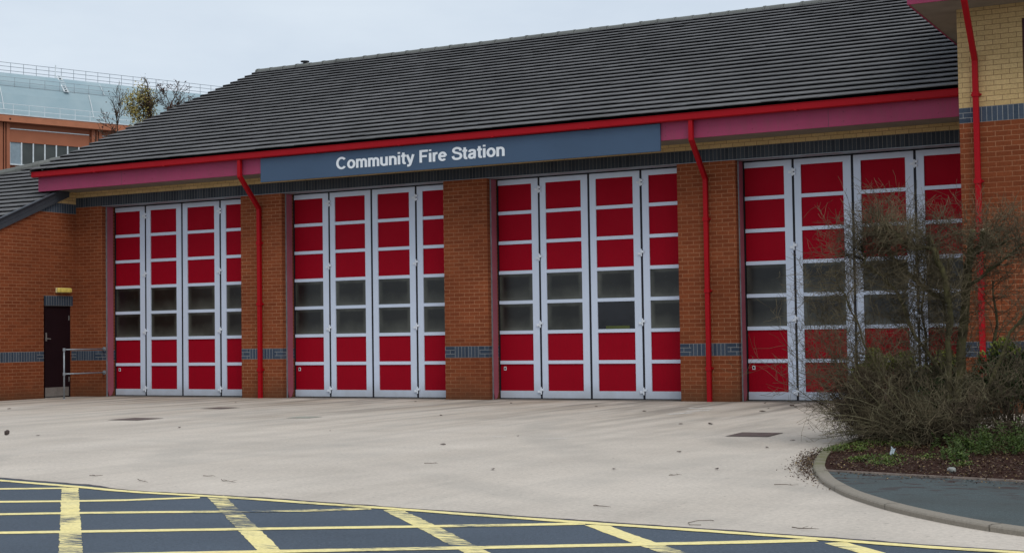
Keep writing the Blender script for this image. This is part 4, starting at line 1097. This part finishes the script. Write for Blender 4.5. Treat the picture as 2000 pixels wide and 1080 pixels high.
sm = wo.modifiers.new('t', 'SOLIDIFY'); sm.thickness = .002
b = MB(); b.tube([(20.455, -9.0, .045), (20.44, -9.0, .15), (20.50, -9.02, .152), (20.55, -9.02, .15), (20.535, -9.0, .045)], .006, 5)
tag(b.build('wire_hoop', simple('rusty_wire', (.13, .10, .075), .8)), 'small bent rusty hoop standing at the back of the kerb', 'wire hoop')
m_stick = simple('brown_stick', (.10, .075, .055), .9)
ST = [((15.7, -15.13), (15.99, -15.31)), ((16.06, -14.66), (16.17, -14.62)), ((16.46, -14.91), (16.74, -15.05)), ((17.3, -12.86), (17.43, -12.82)), ((19.99, -13.19), (20.09, -13.15)), ((21.1, -13.7), (21.28, -13.64)), ((22.01, -16.15), (22.19, -16.16)), ((20.34, -15.49), (20.5, -15.53)), ((15.02, -15.01), (15.10, -14.93))]
for i, ((xa, ya), (xb, yb)) in enumerate(ST):
    r = random.Random(i); b = MB(); pts = [Vector((xa + (xb - xa) * t, ya + (yb - ya) * t + r.uniform(-.012, .012), .008 + r.uniform(0, .006))) for t in (0, .25, .5, .75, 1)]
    b.tube(pts, [.0032, .003, .0026, .002, .0012], 5)
    for t in (.4, .7):
        if r.random() < .6:
            q = pts[0].lerp(pts[-1], t); b.tube([q, q + Vector((r.uniform(-.05, .05), r.uniform(-.05, .05), .01))], [.0018, .001], 4)
    tag(b.build('fallen_twig', m_stick), 'thin brown fallen twig lying on the pale concrete yard', 'twig', 'fallen twigs on the yard')
b = MB(); b.tube([(21.43, -16.20, .006), (21.36, -16.22, .006), (21.31, -16.12, .006), (21.33, -16.0, .006), (21.40, -15.95, .006), (21.43, -15.97, .006)], .002, 5)
tag(b.build('fallen_twig', m_stick), 'curled wiry twig on the yard close to the yellow edge line', 'twig', 'fallen twigs on the yard')
LV = [(19.13, -10.79), (20.16, -12.51), (17.43, -6.42), (17.8, -6.33), (16.65, -0.55), (17.47, -3.09), (17.27, -2.18), (17.7, -0.46), (17.75, -1.42), (17.55, -1.63), (17.37, -1.32), (18.97, -4.84), (19.27, -5.5), (19.37, -6.91), (19.52, -6.34), (19.62, -6.2), (12.96, -5.27), (9.88, -1.12), (19.3, -12.81), (15.62, -3.48), (19.8, -10.01), (20.39, -10.39), (18.23, -13.17), (13.4, -8.92), (10.8, -8.94), (3.35, -5.14), (10.01, -10.8), (16.37, -9.11), (16.19, -10.64), (19.0, -3.2), (18.6, -1.9), (18.9, -2.6), (19.5, -4.2), (18.1, -1.2), (19.2, -1.5), (19.7, -3.3), (20.0, -5.1), (19.9, -7.4), (19.75, -8.9), (6.3, -2.1), (12.1, -1.3), (14.2, -2.2)]
m_dl = simple('dark_wet_leaf', (.055, .032, .024), .7, var=.4, scale=2)
for i, (x, y) in enumerate(LV):
    r = random.Random(100 + i); b = MB(); s = r.uniform(.028, .055) * (1.35 if x > 16.5 and y > -7 else 1)
    for k in range(r.choice((1, 1, 1, 2))):
        p = Vector((x + r.uniform(-.02, .02), y + r.uniform(-.03, .03), .008)); th = r.uniform(0, 6.28); d = Vector((math.cos(th), math.sin(th), .25)); sd_ = Vector((-d.y, d.x, 0))
        prev = None
        for j in range(6):
            t = j / 5; wv = s * .42 * math.sin(math.pi * min(1, t * .92 + .04)); cen = p + d * (t - .5) * s * 1.6; cen.z = .006 + .004 * abs(t - .5) * 2
            cur = (cen + sd_ * wv + Vector((0, 0, wv * .25)), cen, cen - sd_ * wv + Vector((0, 0, wv * .6)))
            if prev: b.face([prev[0], cur[0], cur[1], prev[1]]); b.face([prev[1], cur[1], cur[2], prev[2]])
            prev = cur
    tag(b.build('fallen_leaf', m_dl), 'curled dark fallen leaf lying on the pale concrete yard', 'leaf', 'fallen leaves on the yard')
